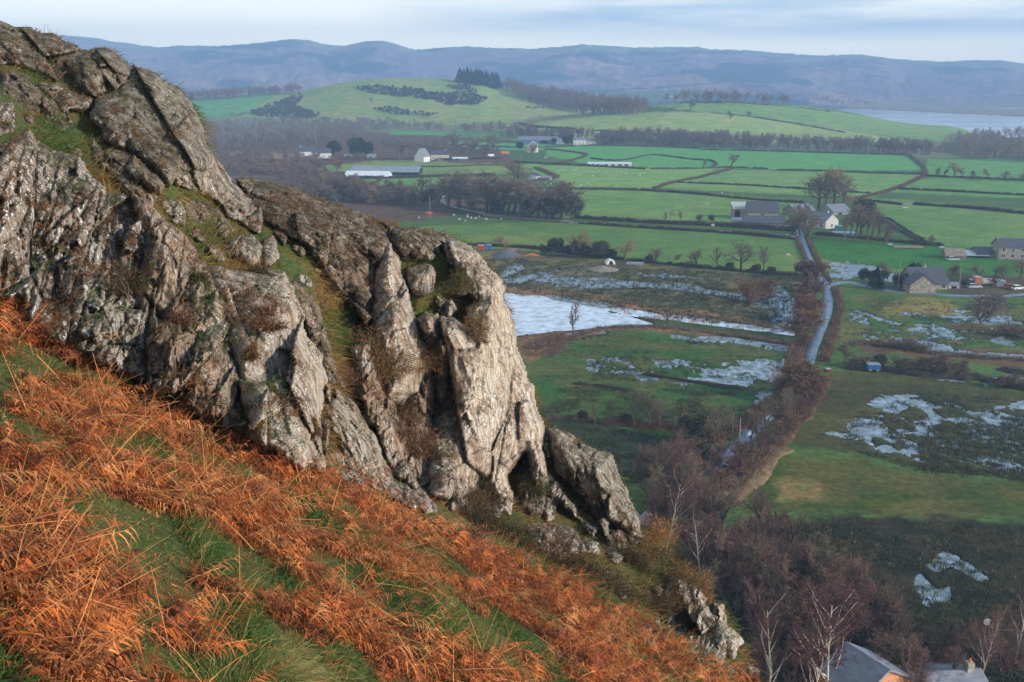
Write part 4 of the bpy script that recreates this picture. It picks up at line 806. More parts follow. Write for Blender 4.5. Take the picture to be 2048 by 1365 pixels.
# --- tufts of heather, moss and grass on the ledges and in the cracks of the crag
from mathutils.bvhtree import BVHTree
vv, ff = [], []
for o in list(S.objects):
    if o.name.startswith('rock_outcrop'):
        b_ = len(vv); co = np.empty(len(o.data.vertices) * 3, np.float32); o.data.vertices.foreach_get('co', co); vv += co.reshape(-1, 3).tolist(); ix = np.empty(len(o.data.polygons) * 3, np.int32); o.data.loops.foreach_get('vertex_index', ix); ff += (ix.reshape(-1, 3) + b_).tolist()
bt = BVHTree.FromPolygons(vv, ff)
hx = rg.uniform(0, 1500, 60000); hy = rg.uniform(40, 1340, 60000); dirs_ = ray(hx, hy); cl = fbm(hx / 60, hy / 45, 77, 4); P_, N_, K_ = [], [], []
for i in range(len(hx)):
    if hy[i] < ysil(hx[i]) or hy[i] > ybnd(hx[i]) + 30: continue
    lo, nr_, fi_, di_ = bt.ray_cast(Vector(CAM), Vector(dirs_[i]))
    if lo is None or di_ > 45: continue
    pz = abs(nr_.z)
    w_ = (.9 if pz > .62 else (.25 if pz > .45 else .05)) * (1.6 if cl[i] > .55 else .35)
    if hx[i] < 330: w_ *= .6
    if rg.random() < w_: P_.append(lo); N_.append(nr_ if nr_.z > 0 else -nr_); K_.append(cl[i] + rg.normal() * .06)
P_ = np.array(P_); N_ = np.array(N_); K_ = np.array(K_); m = len(P_); B = 9; tl = Pile()
pp = np.repeat(P_, B, 0) + rg.normal(size=(m * B, 3)) * .035; dv = norm(np.repeat(N_, B, 0) * .4 + np.array([0, -.1, .35]) + rg.normal(size=(m * B, 3)) * .5); V, F, _ = ribbons(pp, dv, rg.uniform(.04, .17, m * B), np.full(m * B, .008), rg.uniform(0, .9, m * B), 2)
pal = np.array([(.07, .10, .025), (.11, .11, .03), (.16, .08, .035), (.22, .10, .04), (.10, .055, .03)]); ci = np.clip((K_ - .35) / .35 * 5, 0, 4).astype(int); c = np.repeat(pal[ci] * rg.uniform(.6, 1.3, (m, 1)), B, 0) * rg.uniform(.7, 1.3, (m * B, 1))
tl.add(V, F, np.repeat(c, 6, 0)); tag(link('heather', tl.mesh('heather', GM)), 'heather, moss and wiry grass on the crag ledges', 'heather', kind='stuff')
# ------------------------------------------------------------------ trees
def skeleton(rnd, H_, lv, kids, ratio, ang, trunk=.3, wob=.12, up=.12, multi=1, r0=None, leader=0.0):
    """returns segments (p0, p1, r0, r1, level)"""
    segs = []; r0 = r0 or H_ * .022
    def grow(p, d, L, r, l):
        ns = 5 if l == 0 else (4 if l < 3 else 3); q = p.copy(); dd = d.copy(); pts = [q.copy()]; rs = [r]
        for i in range(ns):
            dd = dd + rnd.normal(size=3) * wob * (1 + .4 * l) + np.array([0, 0, up]); dd /= np.linalg.norm(dd)
            q = q + dd * L / ns; pts.append(q.copy()); rs.append(r * (1 - .75 * (i + 1) / ns) if (l or leader) else r * (1 - .45 * (i + 1) / ns))
        for i in range(ns): segs.append((pts[i], pts[i + 1], rs[i], rs[i + 1], l))
        if l >= lv: return
        k = kids[min(l, len(kids) - 1)]
        for j in range(k):
            t = (trunk + (1 - trunk) * (j + rnd.random() * .8) / k) if l == 0 else .18 + .82 * (j + rnd.random()) / k
            t = min(t, .999); i = int(t * ns); f_ = t * ns - i; b = pts[i] * (1 - f_) + pts[i + 1] * f_
            ax = pts[i + 1] - pts[i]; ax = ax / np.linalg.norm(ax); s = np.cross(ax, rnd.normal(size=3)); s /= np.linalg.norm(s)
            a = R(rnd.uniform(ang[0], ang[1])); nd_ = ax * math.cos(a) + s * math.sin(a)
            rr = (rs[i] * (1 - f_) + rs[i + 1] * f_)
            grow(b, nd_, L * ratio * (1.15 - .55 * t if l == 0 else rnd.uniform(.7, 1.1)), rr * .62, l + 1)
    for m in range(multi):
        d = np.array([rnd.normal() * (.08 if multi == 1 else .35), rnd.normal() * (.08 if multi == 1 else .35), 1.0]); d /= np.linalg.norm(d)
        grow(np.array([rnd.normal() * .02 * H_ * (multi > 1), rnd.normal() * .02 * H_ * (multi > 1), 0.]), d, H_ * (.62 if not leader else .95) * rnd.uniform(.85, 1.05), r0, 0)
    return segs
def seg_mesh(segs, sides):
    """tapered tubes"""
    a = np.array([s[0] for s in segs]); b = np.array([s[1] for s in segs]); ra = np.array([s[2] for s in segs]); rb = np.array([s[3] for s in segs])
    d = norm(b - a); ref = np.where(np.abs(d[:, 2:3]) < .9, np.array([[0, 0, 1.]]), np.array([[1., 0, 0]])); u = norm(np.cross(d, ref)); v = np.cross(d, u)
    t = np.arange(sides) * 2 * np.pi / sides; ring = u[:, None] * np.cos(t)[None, :, None] + v[:, None] * np.sin(t)[None, :, None]
    V = np.concatenate([a[:, None] + ring * ra[:, None, None], b[:, None] + ring * rb[:, None, None]], 1)
    idx = np.arange(len(segs) * 2 * sides).reshape(-1, 2 * sides); i = np.arange(sides); j = (i + 1) % sides
    F = np.stack([idx[:, i], idx[:, j], idx[:, j + sides], idx[:, i + sides]], -1).reshape(-1, 4)
    return V.reshape(-1, 3), F
def sliver_mesh(segs, w):
    a = np.array([s[0] for s in segs]); b = np.array([s[1] for s in segs]); d = norm(b - a); s = norm(np.cross(d, rg.normal(size=a.shape))) * w
    V = np.stack([a - s, a + s, b + s * .5, b - s * .5], 1).reshape(-1, 3); F = np.arange(len(V)).reshape(-1, 4); return V, F
def barkmat(name, c, var=.3, objrand=.25): return simple(name, c, var, 1.2, .9, .1, objrand=objrand)
TM = {
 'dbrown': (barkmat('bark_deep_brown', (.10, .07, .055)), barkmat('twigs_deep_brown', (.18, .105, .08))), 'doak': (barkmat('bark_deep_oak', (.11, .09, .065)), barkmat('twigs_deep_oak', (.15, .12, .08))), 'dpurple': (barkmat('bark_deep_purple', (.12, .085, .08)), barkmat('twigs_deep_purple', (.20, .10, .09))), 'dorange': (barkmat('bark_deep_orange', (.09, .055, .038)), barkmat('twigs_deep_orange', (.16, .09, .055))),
 'oak': (barkmat('bark_oak', (.10, .085, .06)), barkmat('twigs_oak', (.20, .16, .12))),
 'brown': (barkmat('bark_brown', (.10, .07, .05)), barkmat('twigs_brown', (.18, .125, .095))),
 'purple': (barkmat('bark_purple', (.13, .10, .09)), barkmat('twigs_purple', (.19, .145, .135))),
 'tan': (barkmat('bark_tan', (.18, .13, .08)), barkmat('twigs_tan', (.30, .20, .11))),
 'birch': (barkmat('bark_birch', (.50, .42, .36), .25), barkmat('twigs_birch', (.13, .062, .055))),
 'orange': (barkmat('bark_orange', (.16, .08, .05)), barkmat('twigs_orange', (.20, .11, .065))),
 'ever': (barkmat('bark_ever', (.06, .045, .03)), barkmat('leaves_ever', (.035, .052, .025), .5)),
 'pine': (barkmat('bark_pine', (.06, .04, .03)), barkmat('leaves_pine', (.024, .042, .03), .5)),
 'gorse': (barkmat('bark_gorse', (.06, .045, .03)), barkmat('leaves_gorse', (.075, .07, .042), .5)),
 'reed': (barkmat('bark_reed', (.25, .18, .10)), barkmat('reed', (.34, .22, .12), .3)),
}
def proto(seed, kind, H_=1.0):
    """unit-height prototypes: (trunk V,F), (crown V,F)"""
    rnd = np.random.default_rng(seed)
    if kind == 'oak': s = skeleton(rnd, 1, 4, [8, 6, 5, 4], .58, (28, 62), .28, .10, .05, r0=.024); tl = 2; w = .0052
    elif kind == 'tall': s = skeleton(rnd, 1, 4, [8, 5, 5, 4], .46, (18, 42), .3, .08, .10, r0=.018); tl = 2; w = .005
    elif kind == 'small': s = skeleton(rnd, 1, 3, [9, 8, 6], .55, (25, 60), .22, .12, .05, r0=.03); tl = 1; w = .0095
    elif kind == 'bush': s = skeleton(rnd, 1, 3, [7, 6, 6], .55, (20, 60), .1, .16, .04, multi=5, r0=.018); tl = 1; w = .0095
    elif kind == 'noak': s = skeleton(rnd, 1, 4, [9, 7, 6, 5], .56, (26, 60), .25, .10, .05, r0=.022); tl = 2; w = .0021
    elif kind == 'ntall': s = skeleton(rnd, 1, 4, [10, 7, 6, 5], .44, (18, 45), .22, .09, .09, r0=.017); tl = 2; w = .0019
    elif kind == 'nsmall': s = skeleton(rnd, 1, 4, [8, 7, 6, 5], .50, (22, 55), .16, .13, .05, multi=2, r0=.018); tl = 2; w = .0021
    elif kind == 'birch': s = skeleton(rnd, 1, 4, [13, 7, 6, 4], .42, (25, 50), .22, .07, .06, r0=.012, leader=1); tl = 1; w = .0022
    z = max(max(q[1][2] for q in s), .01)
    s = [(a / z, b / z, max(ra / z, w * .7), max(rb / z, w * .5), l) for a, b, ra, rb, l in s]
    a = [q for q in s if q[4] <= tl]; b = [q for q in s if q[4] > tl]
    return seg_mesh(a, 5), sliver_mesh(b, w)
def leafy(seed, kind):
    rnd = np.random.default_rng(seed)
    if kind == 'cone':
        n = 2200; t = rnd.random(n) ** .75; z = .08 + .92 * t; rr = (1 - t) * .30 * rnd.uniform(.25, 1.1, n) * (1 + .25 * np.sin(t * 40)); a = rnd.uniform(0, 2 * np.pi, n)
        p = np.stack([rr * np.cos(a), rr * np.sin(a), z], -1); d = norm(np.stack([np.cos(a), np.sin(a), rnd.uniform(-.6, .3, n)], -1)); L = .08 * (1.2 - t)
    else:
        n = 2000; nc = 12; c = rnd.normal(size=(nc, 3)); c /= np.linalg.norm(c, axis=1)[:, None]; c *= .27; c[:, 2] = c[:, 2] * .95 + .58
        k = rnd.integers(0, nc, n); q = norm(rnd.normal(size=(n, 3))); p = c[k] + q * (.2 * rnd.uniform(.5, 1.05, n))[:, None]; p[:, 2] = np.clip(p[:, 2], .03, 1.02); d = norm(q + rnd.normal(size=(n, 3)) * .5); L = np.full(n, .07)
    s = norm(np.cross(d, rnd.normal(size=(n, 3)))) * (L * .33)[:, None]; b = p + d * L[:, None]
    V = np.stack([p - s, p + s, b + s * .4, b - s * .4], 1).reshape(-1, 3); tr = seg_mesh([(np.zeros(3), np.array([0, 0, .55]), .02, .012, 0), (np.array([0, 0, .5]), np.array([0, 0, .95]), .012, .003, 0)], 6)
    return tr, (V, np.arange(len(V)).reshape(-1, 4))
PR = {'oak': [proto(i, 'oak') for i in (11, 12, 13)], 'tall': [proto(i, 'tall') for i in (21, 22)], 'small': [proto(i, 'small') for i in (31, 32, 33, 34)], 'bush': [proto(i, 'bush') for i in (41, 42, 43)],
      'birch': [proto(i, 'birch') for i in (51, 52)], 'noak': [proto(i, 'noak') for i in (81, 82, 83)], 'ntall': [proto(i, 'ntall') for i in (84, 85, 86)], 'nsmall': [proto(i, 'nsmall') for i in (87, 88, 89)], 'cone': [leafy(61, 'cone'), leafy(62, 'cone')], 'leafy': [leafy(71, 'round'), leafy(72, 'round'), leafy(73, 'round')]}
_tm = {}
def tree_meshes(pk, i, mk):
    k = (pk, i, mk)
    if k not in _tm:
        (tv, tf), (cv, cf) = PR[pk][i]; _tm[k] = (npmesh('trunk', tv, tf, TM[mk][0], True), npmesh('crown', cv, cf, TM[mk][1]))
    return _tm[k]
_tn = [0]
def tree(px, py, hpx, pk, mk, label, cat='tree', group=None, name=None, wide=1.0, z=None, rz=None):
    _tn[0] += 1; i = _tn[0] % len(PR[pk]); p = at(px, py); p.z -= .1; h = hpx * mpp(p); wide = wide * {'nsmall': 1.1, 'noak': 1.1, 'ntall': 1.1, 'small': 1.3, 'oak': 1.32, 'tall': 1.3, 'leafy': 1.1}.get(pk, 1.0)
    a, b = tree_meshes(pk, i, mk); nm = name or {'cone': 'conifer', 'leafy': 'evergreen_tree', 'bush': 'thicket', 'birch': 'birch_tree'}.get(pk, 'bare_tree')
    e = empty(nm, p, rz if rz is not None else (_tn[0] * 2.4) % 6.28); e.scale = (h * wide, h * wide, h); tag(e, label, cat, group)
    link('trunk', a, e); link('crown', b, e); return e
def wood(name, label, pts, mk, kinds, label_cat='woodland', hm=(6, 10), widef=(.8, 1.2), seed=1):
    """a far wood that reads as one mass"""
    rnd = np.random.default_rng(seed); Vs, Fs, n = [], [], 0
    for (x, y, z, h) in pts:
        k = kinds[rnd.integers(0, len(kinds))]; (tv, tf), (cv, cf) = PR[k][rnd.integers(0, len(PR[k]))]
        sub = max(1, int(round(len(cf) / 330)))
        if k in ('cone', 'leafy'): sub = 5
        cv4 = cv.reshape(-1, 4, 3)[rnd.integers(0, sub)::sub]; c0 = cv4.mean(1, keepdims=True); cv4 = c0 + (cv4 - c0) * np.array([1.0, 1.0, 1.0]) * (1.5 if sub > 1 else 1)
        w_ = max(1.0, .30 / (2 * .007 * h)) if k not in ('cone', 'leafy') else 1
        e = cv4[:, 1] - cv4[:, 0]; cv4 = cv4.copy(); cv4[:, 0] -= e * (w_ - 1) / 2; cv4[:, 1] += e * (w_ - 1) / 2; cv4[:, 2] += e * (w_ - 1) / 3; cv4[:, 3] -= e * (w_ - 1) / 3
        tr = tv[:5 * 2 * 5]; trf = tf[:25]
        a = rnd.uniform(0, 6.28); ca, sa = math.cos(a), math.sin(a); M = np.array([[ca, -sa, 0], [sa, ca, 0], [0, 0, 1]]); wd = rnd.uniform(*widef)
        for v, f in ((tr, trf), (cv4.reshape(-1, 3), None)):
            if f is None: f = np.arange(len(v)).reshape(-1, 4)
            f = f[(f < len(v)).all(1)]
            v = (v * np.array([h * wd, h * wd, h])) @ M.T + np.array([x, y, z]); Vs.append(v); Fs.append(f + n); n += len(v)
    o = link(name, npmesh(name, np.concatenate(Vs), np.concatenate(Fs), TM[mk][1])); tag(o, label, label_cat, kind='stuff'); return o
def scatter(poly, n, hr, seed=0, edge=0):
    """points on the terrain inside a traced area; hr = height range in metres"""
    rnd = np.random.default_rng(seed); P = np.array(poly, float); out = []
    x0, y0 = P.min(0); x1, y1 = P.max(0)
    while len(out) < n:
        x = rnd.uniform(x0, x1, 400); y = rnd.uniform(y0, y1, 400); m = pip(x, y, P)
        for a, b in zip(x[m], y[m]):
            p = at(a, b); out.append((p.x, p.y, p.z - .3, rnd.uniform(*hr)))
            if len(out) >= n: break
    return out
WOODS = [
 ('woodland', 'grey-mauve bare wood stretching below the green hill', [(380,255),(560,245),(760,248),(880,258),(1000,262),(1080,268),(1060,278),(900,266),(760,262),(700,285),(560,285),(380,290)], 620, (9, 15), 'purple', ['tall', 'small']),
 ('scrub', 'brown willow scrub around the long white bungalow', [(380,290),(600,285),(720,288),(900,290),(1000,300),(990,312),(900,305),(750,300),(650,296),(590,302),(520,305),(560,318),(680,322),(620,350),(480,352),(420,330)], 480, (4, 8), 'brown', ['bush', 'small']),
 ('woodland', 'narrow bare wood between the farmhouse and the low hill', [(1180,290),(1240,276),(1400,282),(1600,292),(1760,300),(1860,302),(1860,312),(1600,302),(1400,296),(1230,290)], 480, (9, 16), 'purple', ['tall', 'small']),
 ('woodland', 'row of bare woodland north of the blue shed', [(1000,268),(1180,272),(1190,280),(1010,276)], 80, (8, 12), 'purple', ['tall', 'small']),
 ('woodland', 'russet wood running down the shoulder of the green hill', [(1005,176),(1100,192),(1200,208),(1295,226),(1250,232),(1150,228),(1060,205),(1010,188)], 480, (17, 25), 'brown', ['tall', 'small']),
 ('conifer_wood', 'dark conifer plantation on the crest of the green hill', [(920,163),(1000,174),(998,180),(960,172),(915,166)], 60, (20, 30), 'pine', ['cone']),
 ('woodland', 'bare wood on the skyline of the left green field', [(370,196),(480,191),(600,184),(590,189),(480,197),(370,204)], 200, (14, 20), 'purple', ['small', 'tall']),
 ('gorse_patch', 'dark gorse patch spreading across the top of the green hill', [(706,176),(760,172),(830,178),(870,188),(940,186),(975,198),(960,210),(900,212),(860,202),(800,194),(740,188)], 620, (3, 6), 'gorse', ['leafy']),
 ('gorse_patch', 'upper small gorse patch near the conifer plantation', [(888,172),(930,170),(960,186),(930,186)], 100, (3, 5), 'gorse', ['leafy']),
 ('gorse_patch', 'gorse and scrub strip between left green field and the hill', [(500,226),(560,205),(600,188),(612,192),(590,215),(640,232),(620,240),(520,236)], 330, (4, 7), 'gorse', ['leafy']),
 ('gorse_patch', 'low gorse clump on the lower face of the green hill', [(745,218),(780,214),(820,224),(880,228),(860,234),(780,230)], 130, (3, 5), 'gorse', ['leafy']),
 ('gorse_patch', 'thin gorse bar on the right flank of the green hill', [(1052,214),(1088,214),(1088,219),(1054,218)], 16, (3, 4), 'gorse', ['leafy']),
 ('woodland', 'dark mixed wood at the right edge by the estuary', [(1940,280),(2000,272),(2120,276),(2120,330),(2000,322),(1900,306),(1870,310),(1900,290)], 260, (10, 17), 'oak', ['small', 'tall']),
 ('scrub', 'scrubby reed and willow ground left of the wooded lane', [(560,362),(640,350),(720,372),(860,392),(880,402),(800,408),(700,400),(640,396)], 150, (5, 9), 'brown', ['bush', 'small']),
 ('scrub', 'reddish willow scrub behind the second ridge', [(430,325),(560,330),(620,345),(560,352),(470,345)], 60, (5, 7), 'orange', ['bush']),
 ('woodland', 'wooded foothill on the near side of the blue hills', [(1200,205),(1330,188),(1480,182),(1640,196),(1780,212),(1700,214),(1500,210),(1300,210)], 170, (14, 20), 'purple', ['small']),
]
for i, (nm, lab, poly, n, hr, mk, kinds) in enumerate(WOODS): wood(nm, lab, scatter(poly, n, hr, i), mk, kinds, seed=i)
# ------------------------------------------------------------------ single trees
T_ = [
 # far singles
 (1463,333,28,'small','oak','lone round bare tree where two field walls meet'),
 (1407,334,16,'small','oak','small bare tree by the curved wall, left of the lone round tree'),
 (1380,222,26,'small','purple','bare tree clump on the crest of the low hill'),
 (1460,240,18,'small','purple','pale bare bush on the near slope of the low hill'),
 (1500,236,14,'small','purple','small scrub tree on the low hill beyond the bare clump'),
 (669,312,30,'leafy','ever','dark round evergreen right of the long white bungalow'),
 (712,314,38,'leafy','ever','tall dark evergreen, left one of a close pair'),
 (734,314,34,'leafy','ever','dark evergreen, right one of a close pair'),
 (673,345,26,'small','orange','orange-brown tree beside the white flat roof'),
 (800,315,26,'small','brown','bare tree between the evergreen pair and the gabled white house'),
 (1135,291,22,'leafy','ever','round evergreen against the white farmhouse'),
 (1108,288,12,'leafy','ever','low evergreen by the long blue shed'),
 (1040,300,16,'leafy','ever','dark evergreen left of the pale gabled barn'),
 (1065,316,30,'oak','oak','bare tree in front of the pale gabled barn'),
 (985,300,36,'oak','oak','spreading bare tree on the field edge left of the blue shed'),
 (910,300,40,'oak','brown','tall bare tree behind the gabled white house'),
 (940,310,34,'small','brown','bare tree to the right of the gabled white house'),
 (968,312,28,'small','purple','bare purple-brown tree by the orange shed'),
 (1155,276,22,'small','tan','pale bare tree behind the white farmhouse'),
 (1200,290,26,'tall','tan','upright tree right of the stone annex'),
 (745,206,10,'small','gorse','small hawthorn on the green hill'),
 # wooded lane clump in the middle
 (915,412,72,'oak','oak','bare tree at the left end of the wooded lane'),
 (945,418,66,'small','oak','low bare tree beside the lane bend'),
 (975,426,86,'oak','brown','tall bare tree in the wooded clump by the lane'),
 (1012,430,76,'small','brown','round bare tree in the middle of the lane clump'),
 (1032,382,62,'oak','oak','ivy-flecked tree standing behind the lane clump'),
 (1042,434,92,'oak','oak','biggest bare tree of the lane clump'),
 (1075,436,70,'small','brown','bare tree right of the biggest one in the lane clump'),
 (1102,438,48,'leafy','gorse','dark ivy-covered tree in the lane clump'),
 (1122,440,56,'oak','oak','bare tree near the white gate'),
 (1142,441,50,'leafy','gorse','dark ivy-covered tree at the right end of the lane clump'),
 (995,428,34,'leafy','gorse','dark holly under the trees of the lane clump'),
 (1060,434,34,'leafy','gorse','dark undergrowth holly below the biggest bare tree'),
 (660,398,50,'small','brown','bare brown tree behind the second ridge'),
 (685,400,52,'small','purple','rounded mauve-brown tree next to the marsh'),
 (720,404,44,'small','brown','low brown tree at the edge of the small field'),
 (745,408,38,'bush','tan','tan willow by the small field corner'),
 (650,388,44,'tall','tan','thin pale birch in the orange scrub'),
 (780,410,36,'bush','oak','thorn bush on the small field edge'),
 (820,410,30,'bush','oak','dark thorn in the hedge below the small field'),
 (850,410,32,'bush','oak','dense thorn left of the lane bend'),
 # hedge between the sheep pasture and the marsh
 (1160,514,58,'oak','tan','big tan-topped bare tree over the dark hedge'),
 (1250,522,44,'small','tan','small tan bare tree alone on the marsh hedge'),
 (1310,528,34,'small','brown','ivy-dark bare tree with two dark bushes at its foot'),
 (1010,500,34,'small','tan','little tan tree left of the gravel heap hedge'),
 (1395,534,40,'small','brown','round bare tree standing alone right of the ivy-dark one'),
 (1437,540,50,'tall','oak','slim bare tree with ivy at its base, next to the largest hedge tree'),
 (1482,542,66,'oak','oak','largest bare tree of the marsh hedge'),
 (1528,546,56,'tall','oak','bare tree with ivy trunk, right of the largest hedge tree'),
 (1597,546,18,'leafy','gorse','small dark round bush at the right end of the marsh hedge'),
 (1355,520,14,'bush','brown','tiny thorn on the marsh hedge'),
 (1298,528,18,'leafy','gorse','dark bush at the foot of the ivy-dark tree'),
 (1512,546,20,'leafy','gorse','ivy clump between the two right hedge trees'),
 (1542,550,18,'leafy','gorse','dark bush beneath the ivy trunk tree'),
 (1460,542,18,'leafy','gorse','ivy stump beside the slim bare tree'),
 # farm
 (1655,420,90,'oak','tan','great bare tree behind the farm roofs'),
 (1636,418,76,'oak','brown','second large bare tree behind the farm, slightly lower'),
 (1684,424,72,'small','oak','dense bare tree right of the great tree'),
 (1600,472,56,'oak','oak','bare tree at the top of the lane by the farm'),
 (1618,478,50,'small','oak','tree overhanging the lane end'),
 (1585,470,44,'small','brown','bare tree at the corner of the dark long roof'),
 (1700,474,60,'tall','oak','slender grey tree filling the middle of the farm garden'),
 (1745,470,52,'small','oak','broad grey tree at the back of the farm garden'),
 (1722,470,64,'small','brown','broad brown tree at the back of the farm garden'),
 (1606,462,60,'oak','oak','bare tree between the long low range and the farmhouse'),
 (1670,416,80,'oak','brown','brown limb-rich tree inside the group behind the farm'),
 (1710,478,66,'tall','brown','tall thin tree in the farm garden'),
 (1735,482,72,'tall','oak','tall ivy-clad tree in the farm garden'),
 (1752,484,60,'tall','brown','slender tree at the right end of the farm garden'),
 (1768,486,44,'small','brown','rounded brown bush at the corner of the farm garden'),
 (1690,478,50,'tall','tan','pale slender tree behind the farm lawn'),
 (1725,444,46,'leafy','gorse','dark leaning conifer behind the farm garden'),
 (1333,446,24,'tall','tan','bare sapling, leftmost of the row by the stable fence'),
 (1344,447,26,'tall','birch','white-stemmed sapling in the row by the stable fence'),
 (1360,447,26,'tall','orange','rusty sapling right in the row by the stable fence'),
 (1423,444,14,'leafy','gorse','dark thorn by the parked white car'),
 (1398,442,14,'bush','brown','low thorn in the farm paddock'),
 # right fields
 (1870,354,20,'small','oak','left tree of the far hedge group on the right'),
 (1888,354,18,'small','oak','second bush of the far hedge group on the right'),
 (1908,355,32,'small','tan','tall pale tree of the far hedge group on the right'),
 (1926,355,18,'small','oak','dark bush right of the tall pale tree'),
 (1950,358,18,'small','brown','small brown tree in the far right hedge'),
 (1975,359,22,'small','oak','wider dark tree in the far right hedge'),
 (2010,361,20,'small','oak','round tree in the far right hedge'),
 (2040,362,18,'small','oak','last round tree in the far right hedge'),
 (1855,492,24,'small','brown','bare bush beside the low stone sheds'),
 (1728,562,26,'leafy','ever','dark garden shrub, first from the driveway gate'),
 (1744,564,24,'leafy','ever','dark garden shrub in the middle of the garden hedge'),
 (1752,578,48,'cone','pine','slim dark conifer on the bungalow lawn'),
 (1766,562,22,'leafy','ever','dark garden shrub right of the slim conifer'),
 (1775,558,36,'small','brown','bare garden tree with reddish base'),
 (1800,575,32,'leafy','ever','dark yew against the stone bungalow'),
 (1815,580,22,'leafy','gorse','low dark shrub before the bungalow wall'),
 (1828,556,30,'leafy','ever','evergreen at the back corner of the bungalow'),
 (1930,574,20,'leafy','gorse','shrub with yellow-green top beside the bungalow drive'),
 (1985,574,24,'small','orange','red brown bush before the parked vans'),
 (1960,560,34,'small','brown','bare tree behind the vans'),
 (2010,566,42,'small','oak','bare tree in front of the stone farmhouse'),
 (2040,560,50,'oak','oak','bare tree hiding part of the stone farmhouse'),
 (1905,550,24,'bush','brown','tangled bare brown bushes growing behind the stone bungalow'),
 (1962,644,66,'bush','purple','large round purple-brown thicket standing in ice'),
 (1500,608,56,'bush','orange','orange-brown willow clump on the marsh'),
 (1525,600,48,'bush','orange','smaller orange willow right behind the marsh clump'),
 (1150,640,40,'tall','brown','thin bare tree on the far bank of the broad pool'),
 (1148,672,58,'tall','purple','thin reddish bare tree at the end of the broad pool'),
 (1335,656,34,'tall','brown','thin bare tree on the ditch bank'),
 (1425,658,24,'tall','brown','low bare tree on the ditch bank near the willow'),
 # lower field hedge
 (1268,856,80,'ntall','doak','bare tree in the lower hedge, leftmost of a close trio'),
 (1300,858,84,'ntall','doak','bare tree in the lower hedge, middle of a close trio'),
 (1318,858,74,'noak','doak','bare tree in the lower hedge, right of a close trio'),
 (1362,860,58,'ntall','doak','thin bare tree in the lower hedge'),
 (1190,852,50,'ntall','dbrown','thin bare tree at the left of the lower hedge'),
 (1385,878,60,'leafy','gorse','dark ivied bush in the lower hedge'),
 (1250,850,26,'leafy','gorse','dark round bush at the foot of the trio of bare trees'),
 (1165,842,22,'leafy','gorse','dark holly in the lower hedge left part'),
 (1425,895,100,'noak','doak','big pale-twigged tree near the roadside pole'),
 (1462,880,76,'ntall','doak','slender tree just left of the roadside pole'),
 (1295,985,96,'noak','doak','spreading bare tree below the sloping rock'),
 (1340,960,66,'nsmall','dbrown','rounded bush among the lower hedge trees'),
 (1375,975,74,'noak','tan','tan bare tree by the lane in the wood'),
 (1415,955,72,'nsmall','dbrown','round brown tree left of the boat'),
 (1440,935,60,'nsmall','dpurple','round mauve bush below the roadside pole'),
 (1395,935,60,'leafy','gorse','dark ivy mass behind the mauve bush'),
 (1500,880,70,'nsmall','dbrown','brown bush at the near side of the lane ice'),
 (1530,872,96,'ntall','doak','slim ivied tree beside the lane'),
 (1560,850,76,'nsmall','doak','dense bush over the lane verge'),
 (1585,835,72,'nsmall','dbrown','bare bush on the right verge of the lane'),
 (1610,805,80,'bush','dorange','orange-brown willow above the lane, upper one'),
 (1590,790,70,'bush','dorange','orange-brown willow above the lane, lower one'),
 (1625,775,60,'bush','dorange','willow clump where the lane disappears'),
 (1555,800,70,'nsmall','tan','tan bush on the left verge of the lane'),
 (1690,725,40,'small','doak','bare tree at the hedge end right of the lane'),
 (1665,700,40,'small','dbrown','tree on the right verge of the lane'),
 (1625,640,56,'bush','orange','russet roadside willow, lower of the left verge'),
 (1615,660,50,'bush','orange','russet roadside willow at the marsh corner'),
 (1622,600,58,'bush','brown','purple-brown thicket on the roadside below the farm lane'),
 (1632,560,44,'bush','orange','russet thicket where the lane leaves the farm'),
 (1757,736,30,'leafy','gorse','ivy stump behind the blue trailer'),
]
for a in T_: tree(*a[:6], cat='bush' if a[3] in ('bush',) else 'tree', wide=1.25 if a[3] == 'bush' else 1.0)
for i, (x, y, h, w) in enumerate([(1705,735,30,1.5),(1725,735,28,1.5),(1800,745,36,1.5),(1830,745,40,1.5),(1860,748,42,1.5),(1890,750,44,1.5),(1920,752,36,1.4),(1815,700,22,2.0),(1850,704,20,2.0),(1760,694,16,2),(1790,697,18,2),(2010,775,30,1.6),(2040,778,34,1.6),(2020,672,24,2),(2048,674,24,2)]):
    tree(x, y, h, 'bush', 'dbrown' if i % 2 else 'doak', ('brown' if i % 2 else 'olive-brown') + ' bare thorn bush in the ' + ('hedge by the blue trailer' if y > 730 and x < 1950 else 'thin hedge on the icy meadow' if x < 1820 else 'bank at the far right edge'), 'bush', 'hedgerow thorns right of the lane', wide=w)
for i, x in enumerate(range(1080, 1230, 11)):
    tree(x, 510 + (x - 1080) * .06, 30 + 8 * math.sin(x), 'leafy' if i % 2 else 'tall', 'gorse', 'dark ivied thorn in the tall hedge behind the marsh', 'tree', 'tall hedge behind the marsh')
